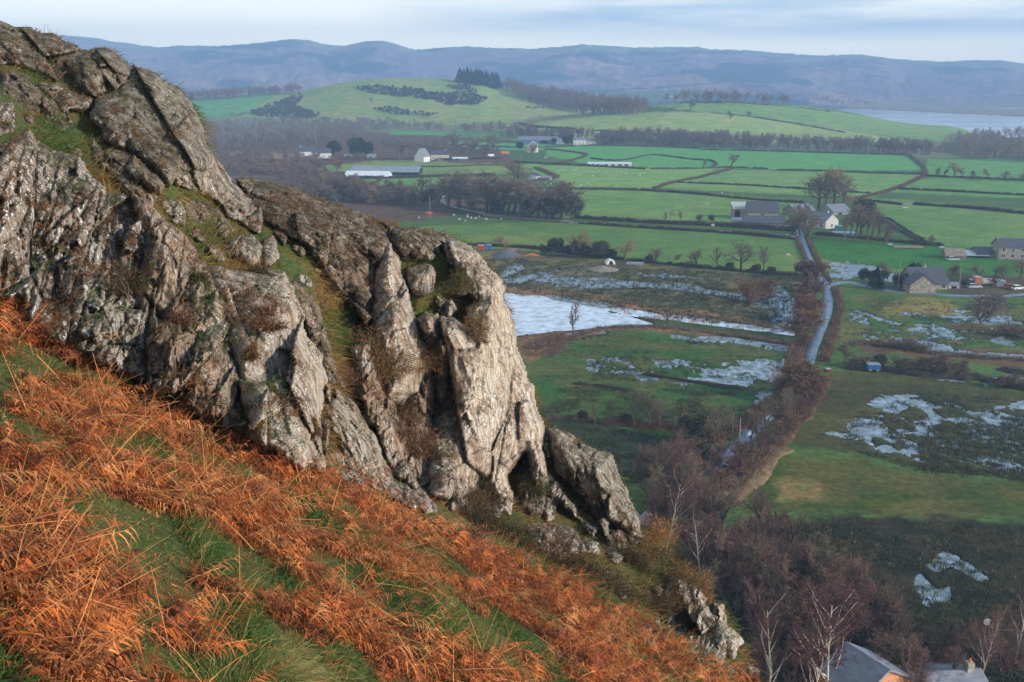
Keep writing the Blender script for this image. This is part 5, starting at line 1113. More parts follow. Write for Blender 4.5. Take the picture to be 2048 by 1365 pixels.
# purple-brown wood at the foot of the crag
rr_ = random.Random(4)
TONE = {'dpurple': 'mauve-brown', 'dbrown': 'dark brown', 'doak': 'olive-brown', 'dorange': 'russet', 'purple': 'mauve-grey', 'brown': 'dark brown', 'oak': 'olive-grey', 'orange': 'russet'}; SHP = {'small': 'rounded', 'tall': 'upright', 'nsmall': 'rounded', 'ntall': 'upright', 'noak': 'spreading', 'oak': 'spreading', 'bush': 'many-stemmed'}
def vary(h, lo, hi, k, m, where): return '%s %s %s %s' % ('taller' if h > (lo + hi) / 2 else 'shorter', SHP[k], TONE[m], where)
WOOD = [('bare tree close under the crag foot', 'trees close under the crag foot', [(1290,1000),(1330,960),(1420,1010),(1440,1110),(1400,1190),(1320,1110)], 34, (90, 130), ['small', 'tall', 'bush']),
 ('bare tree in the upper middle of the dense wood', 'upper middle of the dense wood', [(1400,1090),(1480,1060),(1580,1110),(1580,1200),(1470,1250),(1400,1180)], 30, (110, 160), ['tall', 'small', 'oak']),
 ('bare tree low in the wood beside the fluted rock', 'lower edge of the dense wood', [(1480,1230),(1580,1180),(1660,1240),(1640,1420),(1540,1420)], 34, (120, 170), ['tall', 'small', 'oak']),
 ('bare tree near the brick gable', 'trees behind the brick gable', [(1640,1230),(1760,1240),(1780,1310),(1650,1320)], 18, (110, 160), ['small', 'tall', 'oak']),
 ('bare tree between the two lower roofs', 'belt between the two lower roofs', [(1760,1350),(1850,1370),(1860,1480),(1760,1480)], 12, (110, 150), ['small', 'tall', 'oak']),
 ('bare tree around the frosty slate roof', 'trees around the frosty slate roof', [(1850,1310),(2060,1300),(2060,1370),(1850,1370)], 16, (60, 110), ['small', 'oak', 'tall'])]
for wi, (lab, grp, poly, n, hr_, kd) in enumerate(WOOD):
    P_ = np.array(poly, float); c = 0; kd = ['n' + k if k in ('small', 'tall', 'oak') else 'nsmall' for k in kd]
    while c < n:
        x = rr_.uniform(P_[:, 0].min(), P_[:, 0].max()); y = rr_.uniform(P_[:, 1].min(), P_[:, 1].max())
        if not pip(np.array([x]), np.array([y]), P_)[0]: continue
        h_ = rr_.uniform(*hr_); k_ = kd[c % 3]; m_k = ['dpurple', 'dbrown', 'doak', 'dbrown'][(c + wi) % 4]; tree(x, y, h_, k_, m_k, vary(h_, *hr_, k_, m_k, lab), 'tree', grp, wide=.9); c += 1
for i in range(20):
    x = rr_.uniform(890, 1150); tree(x, 412 + (x - 890) * .10 + rr_.uniform(-3, 5), rr_.uniform(50, 78), ['small', 'oak', 'small'][i % 3], ['oak', 'brown', 'purple'][i % 3], SHP[['small', 'oak', 'small'][i % 3]] + ' ' + TONE[['oak', 'brown', 'purple'][i % 3]] + ' bare tree filling the wooded clump beside the side road', 'tree', 'wooded clump beside the side road', wide=1.1)
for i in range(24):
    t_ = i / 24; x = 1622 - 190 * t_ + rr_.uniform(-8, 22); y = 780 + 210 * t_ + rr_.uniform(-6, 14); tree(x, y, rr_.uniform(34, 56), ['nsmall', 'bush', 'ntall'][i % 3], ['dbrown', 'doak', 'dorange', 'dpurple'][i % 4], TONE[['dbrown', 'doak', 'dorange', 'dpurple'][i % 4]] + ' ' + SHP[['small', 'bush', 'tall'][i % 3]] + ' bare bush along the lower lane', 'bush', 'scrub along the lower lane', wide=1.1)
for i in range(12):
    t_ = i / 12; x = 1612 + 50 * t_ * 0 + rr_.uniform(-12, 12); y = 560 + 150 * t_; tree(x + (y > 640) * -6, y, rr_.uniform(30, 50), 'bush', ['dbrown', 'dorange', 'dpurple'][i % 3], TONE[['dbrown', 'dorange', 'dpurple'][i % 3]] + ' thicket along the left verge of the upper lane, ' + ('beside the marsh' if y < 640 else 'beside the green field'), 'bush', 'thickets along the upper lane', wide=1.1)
for i in range(16):
    x = 640 + i * 17; tree(x, 398 + (i % 3) * 4, rr_.uniform(26, 44), ['small', 'bush'][i % 2], ['brown', 'purple', 'oak'][i % 3], 'scrubby tree in the hedge between second ridge and lane bend', 'tree', 'scrub hedge left of the lane bend', wide=1.2)
# birches
BM = {}
def birch(px, py, hpx, label, wide=1.0, rz=0, i=0):
    p = at(px, py); h = hpx * mpp(p); a, b = tree_meshes('birch', i, 'birch'); e = empty('birch_tree', p, rz); e.scale = (h * wide, h * wide, h); tag(e, label, 'birch tree'); link('trunk', a, e); link('crown', b, e)
birch(1655, 1440, 350, 'large white-stemmed birch with a red-brown crown before the brick gable', 1.0, 0, 0)
birch(1535, 1430, 300, 'slim white-stemmed birch left of the large one', .8, 2, 1)
birch(1620, 1450, 290, 'leaning birch close to the large white-stemmed one', .9, 4, 1)
birch(1960, 1370, 200, 'reddish birch on the right above the grey slate roof', .9, 1, 0)
birch(2030, 1330, 180, 'pale birch at the right edge in the dark rushes', .8, 3, 1)
birch(1800, 1420, 170, 'thin pale-stemmed birch between the two lower houses', .7, 5, 1)
birch(1330, 1120, 200, 'purple-crowned birch close behind the grey rounded rock', 1.0, 2.5, 0)
birch(1400, 1200, 210, 'birch with pale stems in the wood below the crag', 1.0, 1.5, 1)
# ------------------------------------------------------------------ roads
def smooth_line(P, n=8):
    P = np.array(P, float); out = []
    for i in range(len(P) - 1):
        p0 = P[max(i - 1, 0)]; p1 = P[i]; p2 = P[i + 1]; p3 = P[min(i + 2, len(P) - 1)]
        for k in range(n):
            t = k / n; out.append(.5 * ((2 * p1) + (-p0 + p2) * t + (2 * p0 - 5 * p1 + 4 * p2 - p3) * t * t + (-p0 + 3 * p1 - 3 * p2 + p3) * t ** 3))
    out.append(P[-1]); return np.array(out)
def gline(P, n=6): return np.array([tuple(at(x, y)) for x, y in smooth_line(P, n)])
def strip(name, P, w, mat, z, n=6):
    q = gline(P, n); q[:, 2] = H(q[:, 0], q[:, 1], False) + z; d = np.gradient(q[:, :2], axis=0); d /= np.linalg.norm(d, axis=1)[:, None]; s = np.stack([-d[:, 1], d[:, 0], np.zeros(len(d))], -1)
    wj = w / 2 * (1 + .06 * (vnoise(np.arange(len(q)) / 2., np.zeros(len(q)), 3)[:, None] - .5))
    lo = np.array([0, 0, -.35]); V = np.stack([q + s * (wj + .4) + lo, q + s * wj, q - s * wj, q - s * (wj + .4) + lo], 1).reshape(-1, 3); i = np.arange(len(q) - 1)[:, None] * 4
    F = np.concatenate([i + np.array([[0, 1, 5, 4]]), i + np.array([[1, 2, 6, 5]]), i + np.array([[2, 3, 7, 6]])]); o = link(name, npmesh(name, V, F, mat, True)); return o, q, s
rd, t, b = newmat('wet_asphalt'); g = t.nodes.new('ShaderNodeNewGeometry'); n1 = noise(t, g.outputs['Position'], .6, 5, .6)
t.links.new(mix(t, mrange(t, n1, .35, .65), (.10, .12, .17), (.20, .225, .29)), b.inputs['Base Color']); b.inputs['Roughness'].default_value = .35; b.inputs['Specular IOR Level'].default_value = .6
LANE = [(1598,462),(1603,480),(1612,505),(1622,525),(1634,545),(1648,565),(1656,590),(1655,620),(1645,650),(1632,680),(1624,700),(1618,722),(1602,750),(1585,772),(1565,800),(1545,825),(1520,850),(1500,868),(1475,895),(1445,925),(1410,955),(1370,985),(1330,1010),(1280,1050)]
strip('lane', LANE, 2.4, rd, .34)[0]['kind'] = 'structure'
strip('side_road', [(899,388),(887,396),(885,404),(900,412),(925,419),(960,426),(1000,432),(1140,444),(1300,456),(1450,463),(1600,474)], 2.6, rd, .30)[0]['kind'] = 'structure'
strip('driveway', [(1652,574),(1680,566),(1709,567),(1744,577),(1790,584),(1849,588),(1908,592),(2001,593),(2070,588)], 2.6, rd, .28)[0]['kind'] = 'structure'
for nm_, pl in (('upper', [(1572,770),(1586,772),(1572,790),(1558,800),(1552,808),(1549,802),(1560,790)]), ('middle', [(1544,822),(1552,818),(1540,832),(1528,842),(1530,836)]), ('lower', [(1496,866),(1512,852),(1514,858),(1502,870),(1492,874)])):
    pts = []
    for x, y in pl: r = ray(x, y); k = (CH - .37) / -r[2]; pts.append((r[0] * k, r[1] * k, .37))
    me = bpy.data.meshes.new('flood_water'); me.from_pydata(pts, [], [tuple(range(len(pts)))]); me.materials.append(ice); link('flood_water', me)['kind'] = 'structure'
# ------------------------------------------------------------------ hedges, walls, banks
HM = {'dark': leafmat('hedge_dark', 0), 'x': None}
HC = {'dark': [(.055,.038,.026),(.085,.055,.036),(.04,.042,.024),(.11,.075,.05)], 'wall': [(.085,.065,.048),(.13,.105,.08),(.06,.05,.035),(.05,.055,.03)], 'brown': [(.16,.095,.06),(.12,.075,.05),(.08,.055,.035),(.22,.14,.085)], 'red': [(.12,.055,.035),(.09,.05,.03),(.16,.075,.04)], 'rust': [(.17,.085,.045),(.12,.065,.035),(.24,.14,.075),(.08,.05,.03)], 'tan': [(.34,.22,.12),(.28,.17,.09),(.40,.27,.15)]}
def hedge(P, h, w, c, label, cat='hedge', dens=1.0, gap=0.0, name=None, hair=1.0):
    q = gline(P, 7); L = np.concatenate([[0], np.cumsum(np.linalg.norm(np.diff(q, axis=0), axis=1))]); n = int(max(L[-1] / max(1.2, mpp(q[0]) * 3), 6)); s = np.linspace(0, L[-1], n)
    q = np.stack([np.interp(s, L, q[:, k]) for k in range(3)], -1); d = norm(np.gradient(q, axis=0)); sd = np.stack([-d[:, 1], d[:, 0], np.zeros(n)], -1); sd = norm(sd)
    sv = int(q[0, 0] * 7) % 97; hh = h * (.65 + .7 * fbm(s / 6, s * 0 + .3, sv, 3)) * (1 - .45 * (vnoise(s / 2.3, s * 0, sv + 5) > .8)); ww = w * (.7 + .6 * vnoise(s / 3, s * 0, sv + 9)); hh[0] *= .3; hh[-1] *= .3
    bank = c in ('rust', 'tan', 'brown', 'red'); hc = .38 if bank else .8
    prof = [(-.5, -.3), (-.48, .35), (-.3, .85), (0, 1), (.3, .85), (.48, .35), (.5, -.3)]
    wob = rg.normal(size=(n, 7, 3)) * .09 * h
    V = np.stack([q + sd * (a * ww)[:, None] + np.array([0, 0, 1.]) * (z * hh * hc)[:, None] for a, z in prof], 1) + wob
    i = np.arange(n - 1)[:, None] * 7; F = np.concatenate([i + np.array([[k, k + 1, k + 8, k + 7]]) for k in range(6)])
    pl = Pile(); cc = np.array(HC[c]); kk = rg.integers(0, len(cc), n * 7); pl.add(V.reshape(-1, 3), F, cc[kk] * rg.uniform(.35, .8, (n * 7, 1)))
    m = int(min(L[-1] * (34 if bank else 12) * w ** .5 * dens * hair, 14000)); u = rg.uniform(0, 1, m); j = (u * (n - 1)).astype(int); fr_ = (u * (n - 1) - j)[:, None]; b0 = q[j] * (1 - fr_) + q[np.minimum(j + 1, n - 1)] * fr_ + sd[j] * (rg.uniform(-.5, .5, (m, 1)) * ww[j][:, None]); b0[:, 2] += hh[j] * rg.uniform(.0, .8, m) * (.6 if bank else 1)
    wl = np.maximum(.025, mpp(q[0]) * .28); Vr, Fr, _ = ribbons(b0, norm(rg.normal(size=(m, 3)) * .5 + np.array([0, 0, .9])), h * rg.uniform(.2, .55, m), np.full(m, wl), np.zeros(m), 1, None, .6)
    pl.add(Vr, Fr, np.repeat(cc[rg.integers(0, len(cc), m)] * rg.uniform(.6, 1.5, (m, 1)), 4, 0))
    nm = name or cat.replace(' ', '_'); o = link(nm, pl.mesh(nm, HM['dark'])); tag(o, label, cat); return o
for a in [
 ([(1300,339),(1395,338),(1465,336),(1536,339)], 1.5, 1.3, 'wall', 'dark field wall passing the lone round tree', 'field wall'),
 ([(1553,341),(1650,343),(1750,347),(1850,350)], 1.5, 1.3, 'wall', 'dark field wall right of the gap near the lone round tree', 'field wall'),
 ([(1180,318),(1240,322),(1300,311),(1340,314),(1385,320),(1420,322),(1433,330),(1420,337)], 1.5, 1.6, 'wall', 'curved broken field wall ending in a hook by the small bare tree', 'field wall'),
 ([(1465,338),(1420,350),(1395,357),(1345,366),(1310,378)], 1.6, 3.5, 'brown', 'brown diagonal hedge bank running down from the lone round tree', 'hedge'),
 ([(1352,366),(1500,372),(1620,380),(1745,388)], 1.4, 1.3, 'wall', 'dark field wall crossed by the tall pole', 'field wall'),
 ([(1040,378),(1200,380),(1300,383),(1400,390),(1500,400),(1610,408)], 1.7, 1.6, 'wall', 'long dark field wall behind the stone barn', 'field wall'),
 ([(1700,402),(1750,390),(1800,375),(1852,351)], 1.8, 3.5, 'brown', 'brown diagonal hedge bank climbing right from the farm', 'hedge'),
 ([(1852,351),(1846,335),(1818,312)], 1.8, 2.5, 'brown', 'short brown hedge joining the far right corner of the top field', 'hedge'),
 ([(1850,353),(1950,357),(2070,363)], 1.4, 1.3, 'wall', 'upper dark field wall on the far right', 'field wall'),
 ([(1795,379),(1900,384),(2070,393)], 1.6, 1.6, 'dark', 'middle dark hedge line on the far right', 'hedge'),
 ([(1730,402),(1805,411)], 1.5, 1.5, 'dark', 'short dark hedge left of the gateway on the right fields', 'hedge'),
 ([(1825,410),(1950,419),(2070,431)], 1.9, 2.0, 'dark', 'thick dark hedge right of the gateway on the right fields', 'hedge'),
 ([(1400,300),(1600,305),(1820,311)], 1.6, 2, 'wall', 'pale-topped wall along the foot of the bare wood', 'field wall'),
 ([(1090,299),(1130,303),(1172,310),(1150,320),(1100,330)], 1.8, 3, 'brown', 'brown hedge curving round the field below the white farmhouse', 'hedge'),
 ([(1030,325),(1100,329),(1180,333),(1290,339)], 1.6, 2, 'dark', 'dark hedge in front of the long white shed', 'hedge'),
 ([(1145,437),(1300,447),(1450,454),(1592,464)], 2.2, 2.4, 'dark', 'tall dark roadside hedge leading to the stone barn', 'hedge'),
 ([(1145,447),(1300,458),(1450,467),(1592,480)], 1.6, 2.0, 'dark', 'lower hedge on the near side of the farm road', 'hedge'),
 ([(1630,470),(1720,478),(1800,486),(1888,494)], 1.7, 1.8, 'dark', 'dark wall and hedge in front of the farm garden', 'hedge'),
 ([(1752,437),(1780,440),(1805,457),(1848,482)], 1.2, 1.3, 'wall', 'curving wall behind the farm garden, upper one', 'field wall'),
 ([(1752,443),(1776,447),(1800,463),(1838,482)], 1.2, 1.3, 'wall', 'curving wall behind the farm garden, lower one', 'field wall'),
 ([(930,492),(1050,497),(1230,519),(1500,546),(1600,553)], 1.5, 2.0, 'dark', 'low dark hedge between pasture and marsh', 'hedge'),
 ([(790,436),(880,424),(1000,438),(1140,447)], 1.3, 2, 'brown', 'brown verge above the sheep pasture', 'hedge'),
 ([(1668,578),(1680,615),(1672,650),(1660,690),(1645,725)], 1.5, 2.4, 'rust', 'russet bank on the right side of the lane', 'hedge bank'),
 ([(1592,476),(1606,508),(1618,535),(1640,575)], 1.3, 1.6, 'brown', 'brown verge on the left of the lane near the farm', 'hedge bank'),
 ([(1615,470),(1626,500),(1640,530),(1660,565)], 1.3, 1.6, 'brown', 'brown verge on the right of the lane near the farm', 'hedge bank'),
 ([(1090,715),(1140,680),(1200,660),(1280,655),(1400,662),(1585,688)], 1.0, 3.5, 'brown', 'brown reedy bank between marsh ditch and green field', 'hedge bank'),
 ([(1060,700),(1110,680),(1140,676)], 1.3, 6, 'rust', 'russet brambles beside the huge buttress', 'brambles'),
 ([(1210,847),(1300,855),(1400,868),(1445,885)], 2.4, 3.0, 'red', 'dark red-brown hedge under the trio of bare trees', 'hedge'),
 ([(1090,838),(1160,842),(1215,848)], 1.3, 2.0, 'brown', 'low brown hedge left of the dark red-brown one', 'hedge'),
 ([(1592,690),(1588,740),(1562,790),(1515,830),(1465,862),(1420,890)], 1.8, 4.0, 'rust', 'wide russet bank between the green field and the lane', 'hedge bank'),
 ([(1648,760),(1622,815),(1580,860),(1545,900),(1500,945),(1455,985)], 1.6, 3.0, 'rust', 'russet hedge on the field side of the lane', 'hedge bank'),
 ([(1560,895),(1530,920),(1495,955),(1450,1000)], 1.0, 5.0, 'tan', 'fringe of pale reeds along the lit field edge', 'reed fringe'),
 ([(1700,690),(1780,693),(1850,706),(1960,716),(2070,724)], 1.4, 3.0, 'brown', 'brown hedge crossing the right icy meadow', 'hedge'),
 ([(1690,738),(1760,742),(1850,752),(1960,760),(2060,782)], 1.6, 3.0, 'dark', 'dark hedge base behind the blue trailer', 'hedge'),
 ([(440,326),(560,322),(700,320),(830,320)], 2, 3, 'brown', 'scrubby hedge in front of the long white bungalow', 'hedge'),
 ([(700,358),(800,357),(900,354),(990,352)], 2.2, 2.5, 'dark', 'dark hedge before the low grey barns', 'hedge'),
 ([(870,321),(940,319),(1000,318)], 1.6, 2, 'dark', 'dark hedge in front of the gabled white house', 'hedge'),
 ([(1030,332),(960,331),(900,334),(830,334)], 1.3, 2, 'brown', 'brown hedge below the gabled white house', 'hedge'),
 ([(1070,336),(1100,348),(1112,356),(1080,362),(1050,366)], 1.8, 4, 'rust', 'russet hedge wrapping round the white cottage', 'hedge'),
 ([(900,290),(1050,296),(1180,292),(1300,294),(1400,298)], 1.5, 2, 'wall', 'field wall in front of the white farmhouse', 'field wall'),
 ([(1036,247),(1060,253),(1100,256),(1150,259)], 2, 3, 'dark', 'dark hedge on the flank of the low hill', 'hedge'),
 ([(1420,227),(1500,234),(1600,250),(1690,266)], 1.5, 3, 'wall', 'field wall running down the low hill', 'field wall'),
 ([(1360,206),(1450,205),(1560,213),(1660,224)], 1.5, 2, 'wall', 'field wall along the top of the low hill', 'field wall'),
 ([(1190,262),(1300,270),(1420,274)], 2, 3, 'dark', 'dark hedge at the foot of the low hill', 'hedge'),
 ([(760,386),(820,400),(880,398)], 1.8, 3, 'dark', 'hedge under the small field left of the lane bend', 'hedge'),
 ([(1145,768),(1215,776),(1265,786)], .7, 1.2, 'dark', 'short rush line on the green field, left of three', 'rush line'),
 ([(1285,748),(1370,762),(1480,778)], .7, 1.2, 'dark', 'long dark rush line across the green field', 'rush line'),
 ([(1395,765),(1440,775),(1490,782)], .7, 1.2, 'dark', 'short rush line at the right of the green field', 'rush line'),
 ([(2000,738),(2030,745),(2070,752)], 1.4, 3, 'dark', 'dark bank at the far right of the icy meadow', 'hedge bank'),
]: hedge(*a, hair=.5 if a[3] in ('wall',) else 1.6)
# ------------------------------------------------------------------ rushes: thousands of clumps
def rushes(name, label, zones, cols, kind_w=.05):
    pl = Pile()
    for poly, n, h, sp in zones:
        P = np.array(poly, float); x0, y0 = P.min(0); x1, y1 = P.max(0); X_ = rg.uniform(x0, x1, n * 4); Y_ = rg.uniform(y0, y1, n * 4)
        r = ray(X_, Y_); k = CH / -r[:, 2]; p = CAM + r * k[:, None]; inp = np.zeros(len(X_), bool)
        for _n, q_, b__ in POOLS: inp |= pip(X_, Y_, q_)
        keep = pip(X_, Y_, P) & (~inp | (rg.random(len(X_)) < .30)) & (fbm(p[:, 0] / 5, p[:, 1] / 5, 131, 3) > sp); p = p[keep][:n]; m = len(p)
        p[:, 2] = .02; B = 9; pp = np.repeat(p, B, 0) + rg.normal(size=(m * B, 3)) * np.array([.28, .28, 0]) * h * 1.2; dirs = norm(rg.normal(size=(m * B, 3)) * .45 + np.array([0, 0, 1.])); L = np.repeat(rg.uniform(.6, 1.2, m) * h, B) * rg.uniform(.6, 1.1, m * B)
        V, F, _ = ribbons(pp, dirs, L, np.full(m * B, kind_w * h * 1.6), rg.uniform(0, .4, m * B), 1, None, .8)
        c = np.array(cols)[rg.integers(0, len(cols), m)] * rg.uniform(.6, 1.5, (m, 1)); pl.add(V, F, np.repeat(np.repeat(c, B, 0) * rg.uniform(.7, 1.3, (m * B, 1)), 4, 0))
    o = link(name, pl.mesh(name, GM)); tag(o, label, 'rushes', kind='stuff')
RC = [(.045, .055, .025), (.075, .075, .032), (.03, .04, .018), (.14, .12, .06)]
rushes('rushes', 'dark rush clumps on the flooded marsh and meadows', [
 ([(960,515),(1150,525),(1350,540),(1600,556),(1605,655),(1400,645),(1200,612),(1010,575),(960,570)], 6500, .9, .34),
 ([(1090,700),(1200,668),(1280,668),(1570,695),(1555,770),(1480,835),(1300,855),(1090,835)], 3200, .6, .46),
 ([(1120,768),(1500,790),(1450,850),(1300,858),(1090,830)], 2600, .7, .40),
 ([(1180,715),(1300,705),(1300,765),(1180,765)], 220, .8, .3),
 ([(1100,850),(1400,880),(1440,960),(1260,970),(1100,900)], 1300, .8, .3),
 ([(1690,600),(2060,610),(2060,700),(1690,690)], 2600, .6, .44),
 ([(1700,830),(1850,790),(2060,800),(2060,970),(1850,950),(1690,900)], 1500, .75, .44),
 ([(1850,860),(2060,830),(2060,965),(1850,945)], 1300, .8, .3),
 ([(1520,1050),(1700,1040),(2060,1060),(2060,1370),(1500,1370)], 5200, .75, .38)], RC)
rushes('reeds', 'pale straw reeds along the marsh ditches', [
 ([(1000,575),(1150,586),(1300,613),(1400,623),(1590,655),(1590,668),(1300,640),(1180,612),(1000,585)], 1300, .8, .3),
 ([(1030,690),(1100,680),(1190,655),(1270,652),(1580,682),(1580,690),(1270,662),(1190,664),(1080,720),(1040,735)], 900, .8, .3),
 ([(1560,968),(1640,965),(1640,1008),(1560,1000)], 120, .5, .4), ([(1380,1005),(1490,950),(1490,1000),(1400,1035)], 420, .8, .2), ([(1895,685),(1925,688),(1925,694),(1895,692)], 26, .9, .0), ([(1795,602),(1880,604),(1900,620),(1800,622)], 160, .4, .3)],
 [(.40, .27, .15), (.32, .21, .11), (.24, .14, .08)])
# ------------------------------------------------------------------ sheep
wl_m = simple('wool', (.62, .58, .50), .15, 6, .95)
def sheep_mesh(graz):
    m = MB(); m.ball((0, 0, .72), .56, .30, .32, 10, 7)
    hz_ = .42 if graz else .98
    m.tube((.42, 0, .80), (.66, 0, hz_ + .05), .15, .10, 7); m.ball((.76, 0, hz_), .17, .09, .10, 8, 5)
    for x, y in ((.3, .15), (.3, -.15), (-.33, .15), (-.33, -.15)): m.tube((x, y, .55), (x, y, 0), .065, .045, 6)
    for s in (-1, 1): m.tube((.68, s * .06, hz_ + .05), (.64, s * .17, hz_ + .07), .035, .015, 5)
    m.tube((-.52, 0, .75), (-.6, 0, .5), .05, .03, 5)
    return m.mesh('sheep', wl_m, True)
SM = [sheep_mesh(True), sheep_mesh(False)]
def flock(pts, label, group):
    for i, (x, y) in enumerate(pts):
        p = at(x, y); o = link('sheep', SM[(i * 7) % 3 == 0], None, p, (i * 1.9) % 6.28, .95); tag(o, label, 'sheep', group)
Z6 = lambda L: [(900 + x / 5.12, 240 + y / 5.12) for x, y in L]
flock(Z6([(1108,538),(1138,528),(1168,528),(1184,518),(1255,518),(1278,518),(1298,520),(1265,565),(1320,565),(1340,572),(1424,543),(1472,546),(1462,582),(1510,534),(1528,534),(1600,542),(1640,548),(1698,566),(1745,545),(1762,548),(1806,556),(1870,552),(1950,556),(1988,552),(1942,576),(1945,582),(1890,622)]), 'white sheep grazing in the pasture below the long white shed', 'flock below the long white shed')
flock(Z6([(978,655),(998,682),(1035,665),(1065,645),(1140,672),(1228,637),(1315,640),(1342,676),(1415,655),(1432,672),(1142,710)]), 'white sheep along the wall near the white cottage', 'sheep near the white cottage')
flock(Z6([(95,1032),(155,1045),(180,988),(178,1008),(215,1015),(262,1022),(298,1002),(320,960),(352,990),(390,988),(370,1030),(526,1025)]), 'white sheep on the pasture under the lane clump of trees', 'sheep on the pasture under the lane trees')
flock([(1444,388),(1463,391),(1415,411),(1305,345),(1311,346),(1318,346),(1331,347),(1342,345),(1350,346),(1356,346),(1343,358)], 'white sheep scattered in the fields behind the stone barn', 'sheep behind the stone barn')
flock([(1574,513),(1579,514),(908,433),(838,438)], 'lone sheep at the edge of the long green pasture', 'sheep at the pasture edges')
flock([(1165,184)] and [(752,163),(690,160),(800,207),(870,196)], 'pale sheep on the green hill', 'sheep on the green hill')
# ------------------------------------------------------------------ buildings
BMt = {
 'render': simple('grey_render', (.50, .48, .45), .08, 1.5, .85), 'white': simple('white_render', (.74, .73, .70), .06, 1.5, .8), 'cream': simple('cream_render', (.62, .52, .42), .12, 1.5, .85), 'stone': simple('grey_stone', (.30, .26, .215), .45, 1.6, .9, bumpd=.08),
 'stone2': simple('brown_stone', (.25, .20, .155), .45, 1.8, .9, bumpd=.08), 'brick': simple('red_brick', (.50, .235, .13), .35, 3.0, .9), 'slate': simple('slate_roof', (.075, .072, .092), .25, .9, .55, .4, stretch=(1, 1, 5)),
 'slate2': simple('pale_slate_roof', (.20, .205, .24), .25, .9, .5, .4, stretch=(1, 1, 5)), 'sheet': simple('pale_sheet_roof', (.50, .49, .45), .12, .4, .5), 'whitesheet': simple('white_sheet_roof', (.74, .76, .80), .06, .4, .4),
 'blue': simple('blue_cladding', (.12, .20, .34), .2, .6, .6), 'greysheet': simple('grey_sheet_roof', (.26, .30, .32), .2, .3, .5), 'dark': simple('dark_opening', (.02, .02, .022), .1, 1, .9), 'glass': simple('window_glass', (.035, .045, .06), .1, 1, .12, .6),
 'frame': simple('white_window_frame', (.75, .75, .73), .05, 1, .6), 'wood': simple('weathered_wood', (.16, .12, .085), .3, 3, .85), 'metal': simple('galvanised_metal', (.45, .46, .48), .1, 2, .4, .5, .6), 'red': simple('red_paint', (.50, .05, .025), .15, 2, .5),
 'orange': simple('orange_paint', (.60, .20, .06), .15, 2, .6), 'bluep': simple('blue_paint', (.05, .17, .42), .2, 2, .5), 'tyre': simple('tyre_rubber', (.02, .02, .02), .1, 2, .8), 'pole': simple('pole_wood', (.30, .25, .20), .2, 2, .85), 'net': simple('turquoise_cover', (.03, .30, .32), .15, 2, .6),
}
def frame_at(px, py, rz):
    p = at(px, py); return p, mpp(p)
def windows(e, ws, fy, rot=None):
    """ws: (x, z, w, h) on the plane y = fy (front, facing -y)"""
    for x, z, w, h in ws:
        f = MB().box(x - w / 2 - .08, x + w / 2 + .08, fy - .05, fy + .02, z - .08, z + h + .08).build('window', BMt['frame'], e); MB().box(x - w / 2, x - .03, fy - .065, fy - .045, z, z + h).box(x + .03, x + w / 2, fy - .065, fy - .045, z, z + h).build('pane', BMt['glass'], f)
def house(xl, xr, py, hw, hr, dep, rz, wm_, rm_, label, cat='house', win=0, win2=0, chim=(), door=None, gable_win=False, name=None, over=.3, shed=False, opening=None, porch=False, lift=0, wid=None):
    p = at((xl + xr) / 2, py); m = mpp(p); w = wid or (xr - xl) * m / max(abs(math.cos(rz)), .5); hw *= m; hr *= m; nm = name or cat.replace(' ', '_')
    e = empty(nm, (p.x, p.y, p.z - .2), rz); tag(e, label, cat); x0, x1 = -w / 2, w / 2
    if shed: B = MB().prismx([(0, 0), (dep, 0), (dep, hw + hr), (0, hw)], x0, x1)
    else: B = MB().prismx([(0, 0), (dep, 0), (dep, hw), (dep / 2, hw + hr), (0, hw)], x0, x1)
    B.build('wall', BMt[wm_], e)
    t = .16; r = MB()
    if shed: r.prismx([(-over, hw - over * hr / dep + .02), (dep + over, hw + hr + over * hr / dep + .02), (dep + over, hw + hr + over * hr / dep + .02 + t), (-over, hw - over * hr / dep + .02 + t)], x0 - over, x1 + over)
    else:
        s = hr / (dep / 2); r.prismx([(-over, hw - over * s + .02), (dep / 2, hw + hr + .02), (dep + over, hw - over * s + .02), (dep + over, hw - over * s + .02 + t), (dep / 2, hw + hr + .02 + t * 1.3), (-over, hw - over * s + .02 + t)], x0 - over, x1 + over)
    ro = r.build('roof', BMt[rm_], e)
    for cx in chim:
        c = MB().box(cx * w - .35, cx * w + .35, dep / 2 - .35, dep / 2 + .35, hw + hr - .5, hw + hr + 1.0); c.build('chimney', BMt[wm_ if wm_ != 'brick' else 'brick'], e)
        MB().tube((cx * w, dep / 2, hw + hr + .98), (cx * w, dep / 2, hw + hr + 1.4), .13, .11, 8).build('chimney_pot', BMt['orange'], e)
    if win:
        xs = [x0 + w * (i + .5) / win for i in range(win)]
        zz = min(1.0, hw * .35); wh = min(1.2, hw * .45); ws = [(x, zz, min(1.1, w / win * .45), wh) for i, x in enumerate(xs) if not (door is not None and i == door)]
        if win2: ws += [(x0 + w * (i + .5) / win2, hw - 1.5, min(1.0, w / win2 * .4), 1.1) for i in range(win2)]
        windows(e, ws, 0)
        if door is not None: MB().box(xs[door] - .5, xs[door] + .5, -.06, .02, .15, 2.2).build('door', BMt['wood'], e)
    if opening:
        for a, b_ in opening: MB().box(x0 + a * w, x0 + b_ * w, -.04, .02, .1, hw * .8).build('doorway', BMt['dark'], e)
    if gable_win:
        for z in ((1.0, 3.4) if hw > 4 else (1.0,)): MB().box(x1 - .02, x1 + .05, dep / 2 - .5, dep / 2 + .5, z, z + 1.1).build('gable_window', BMt['glass'], e)
    return e, w, hw, hr
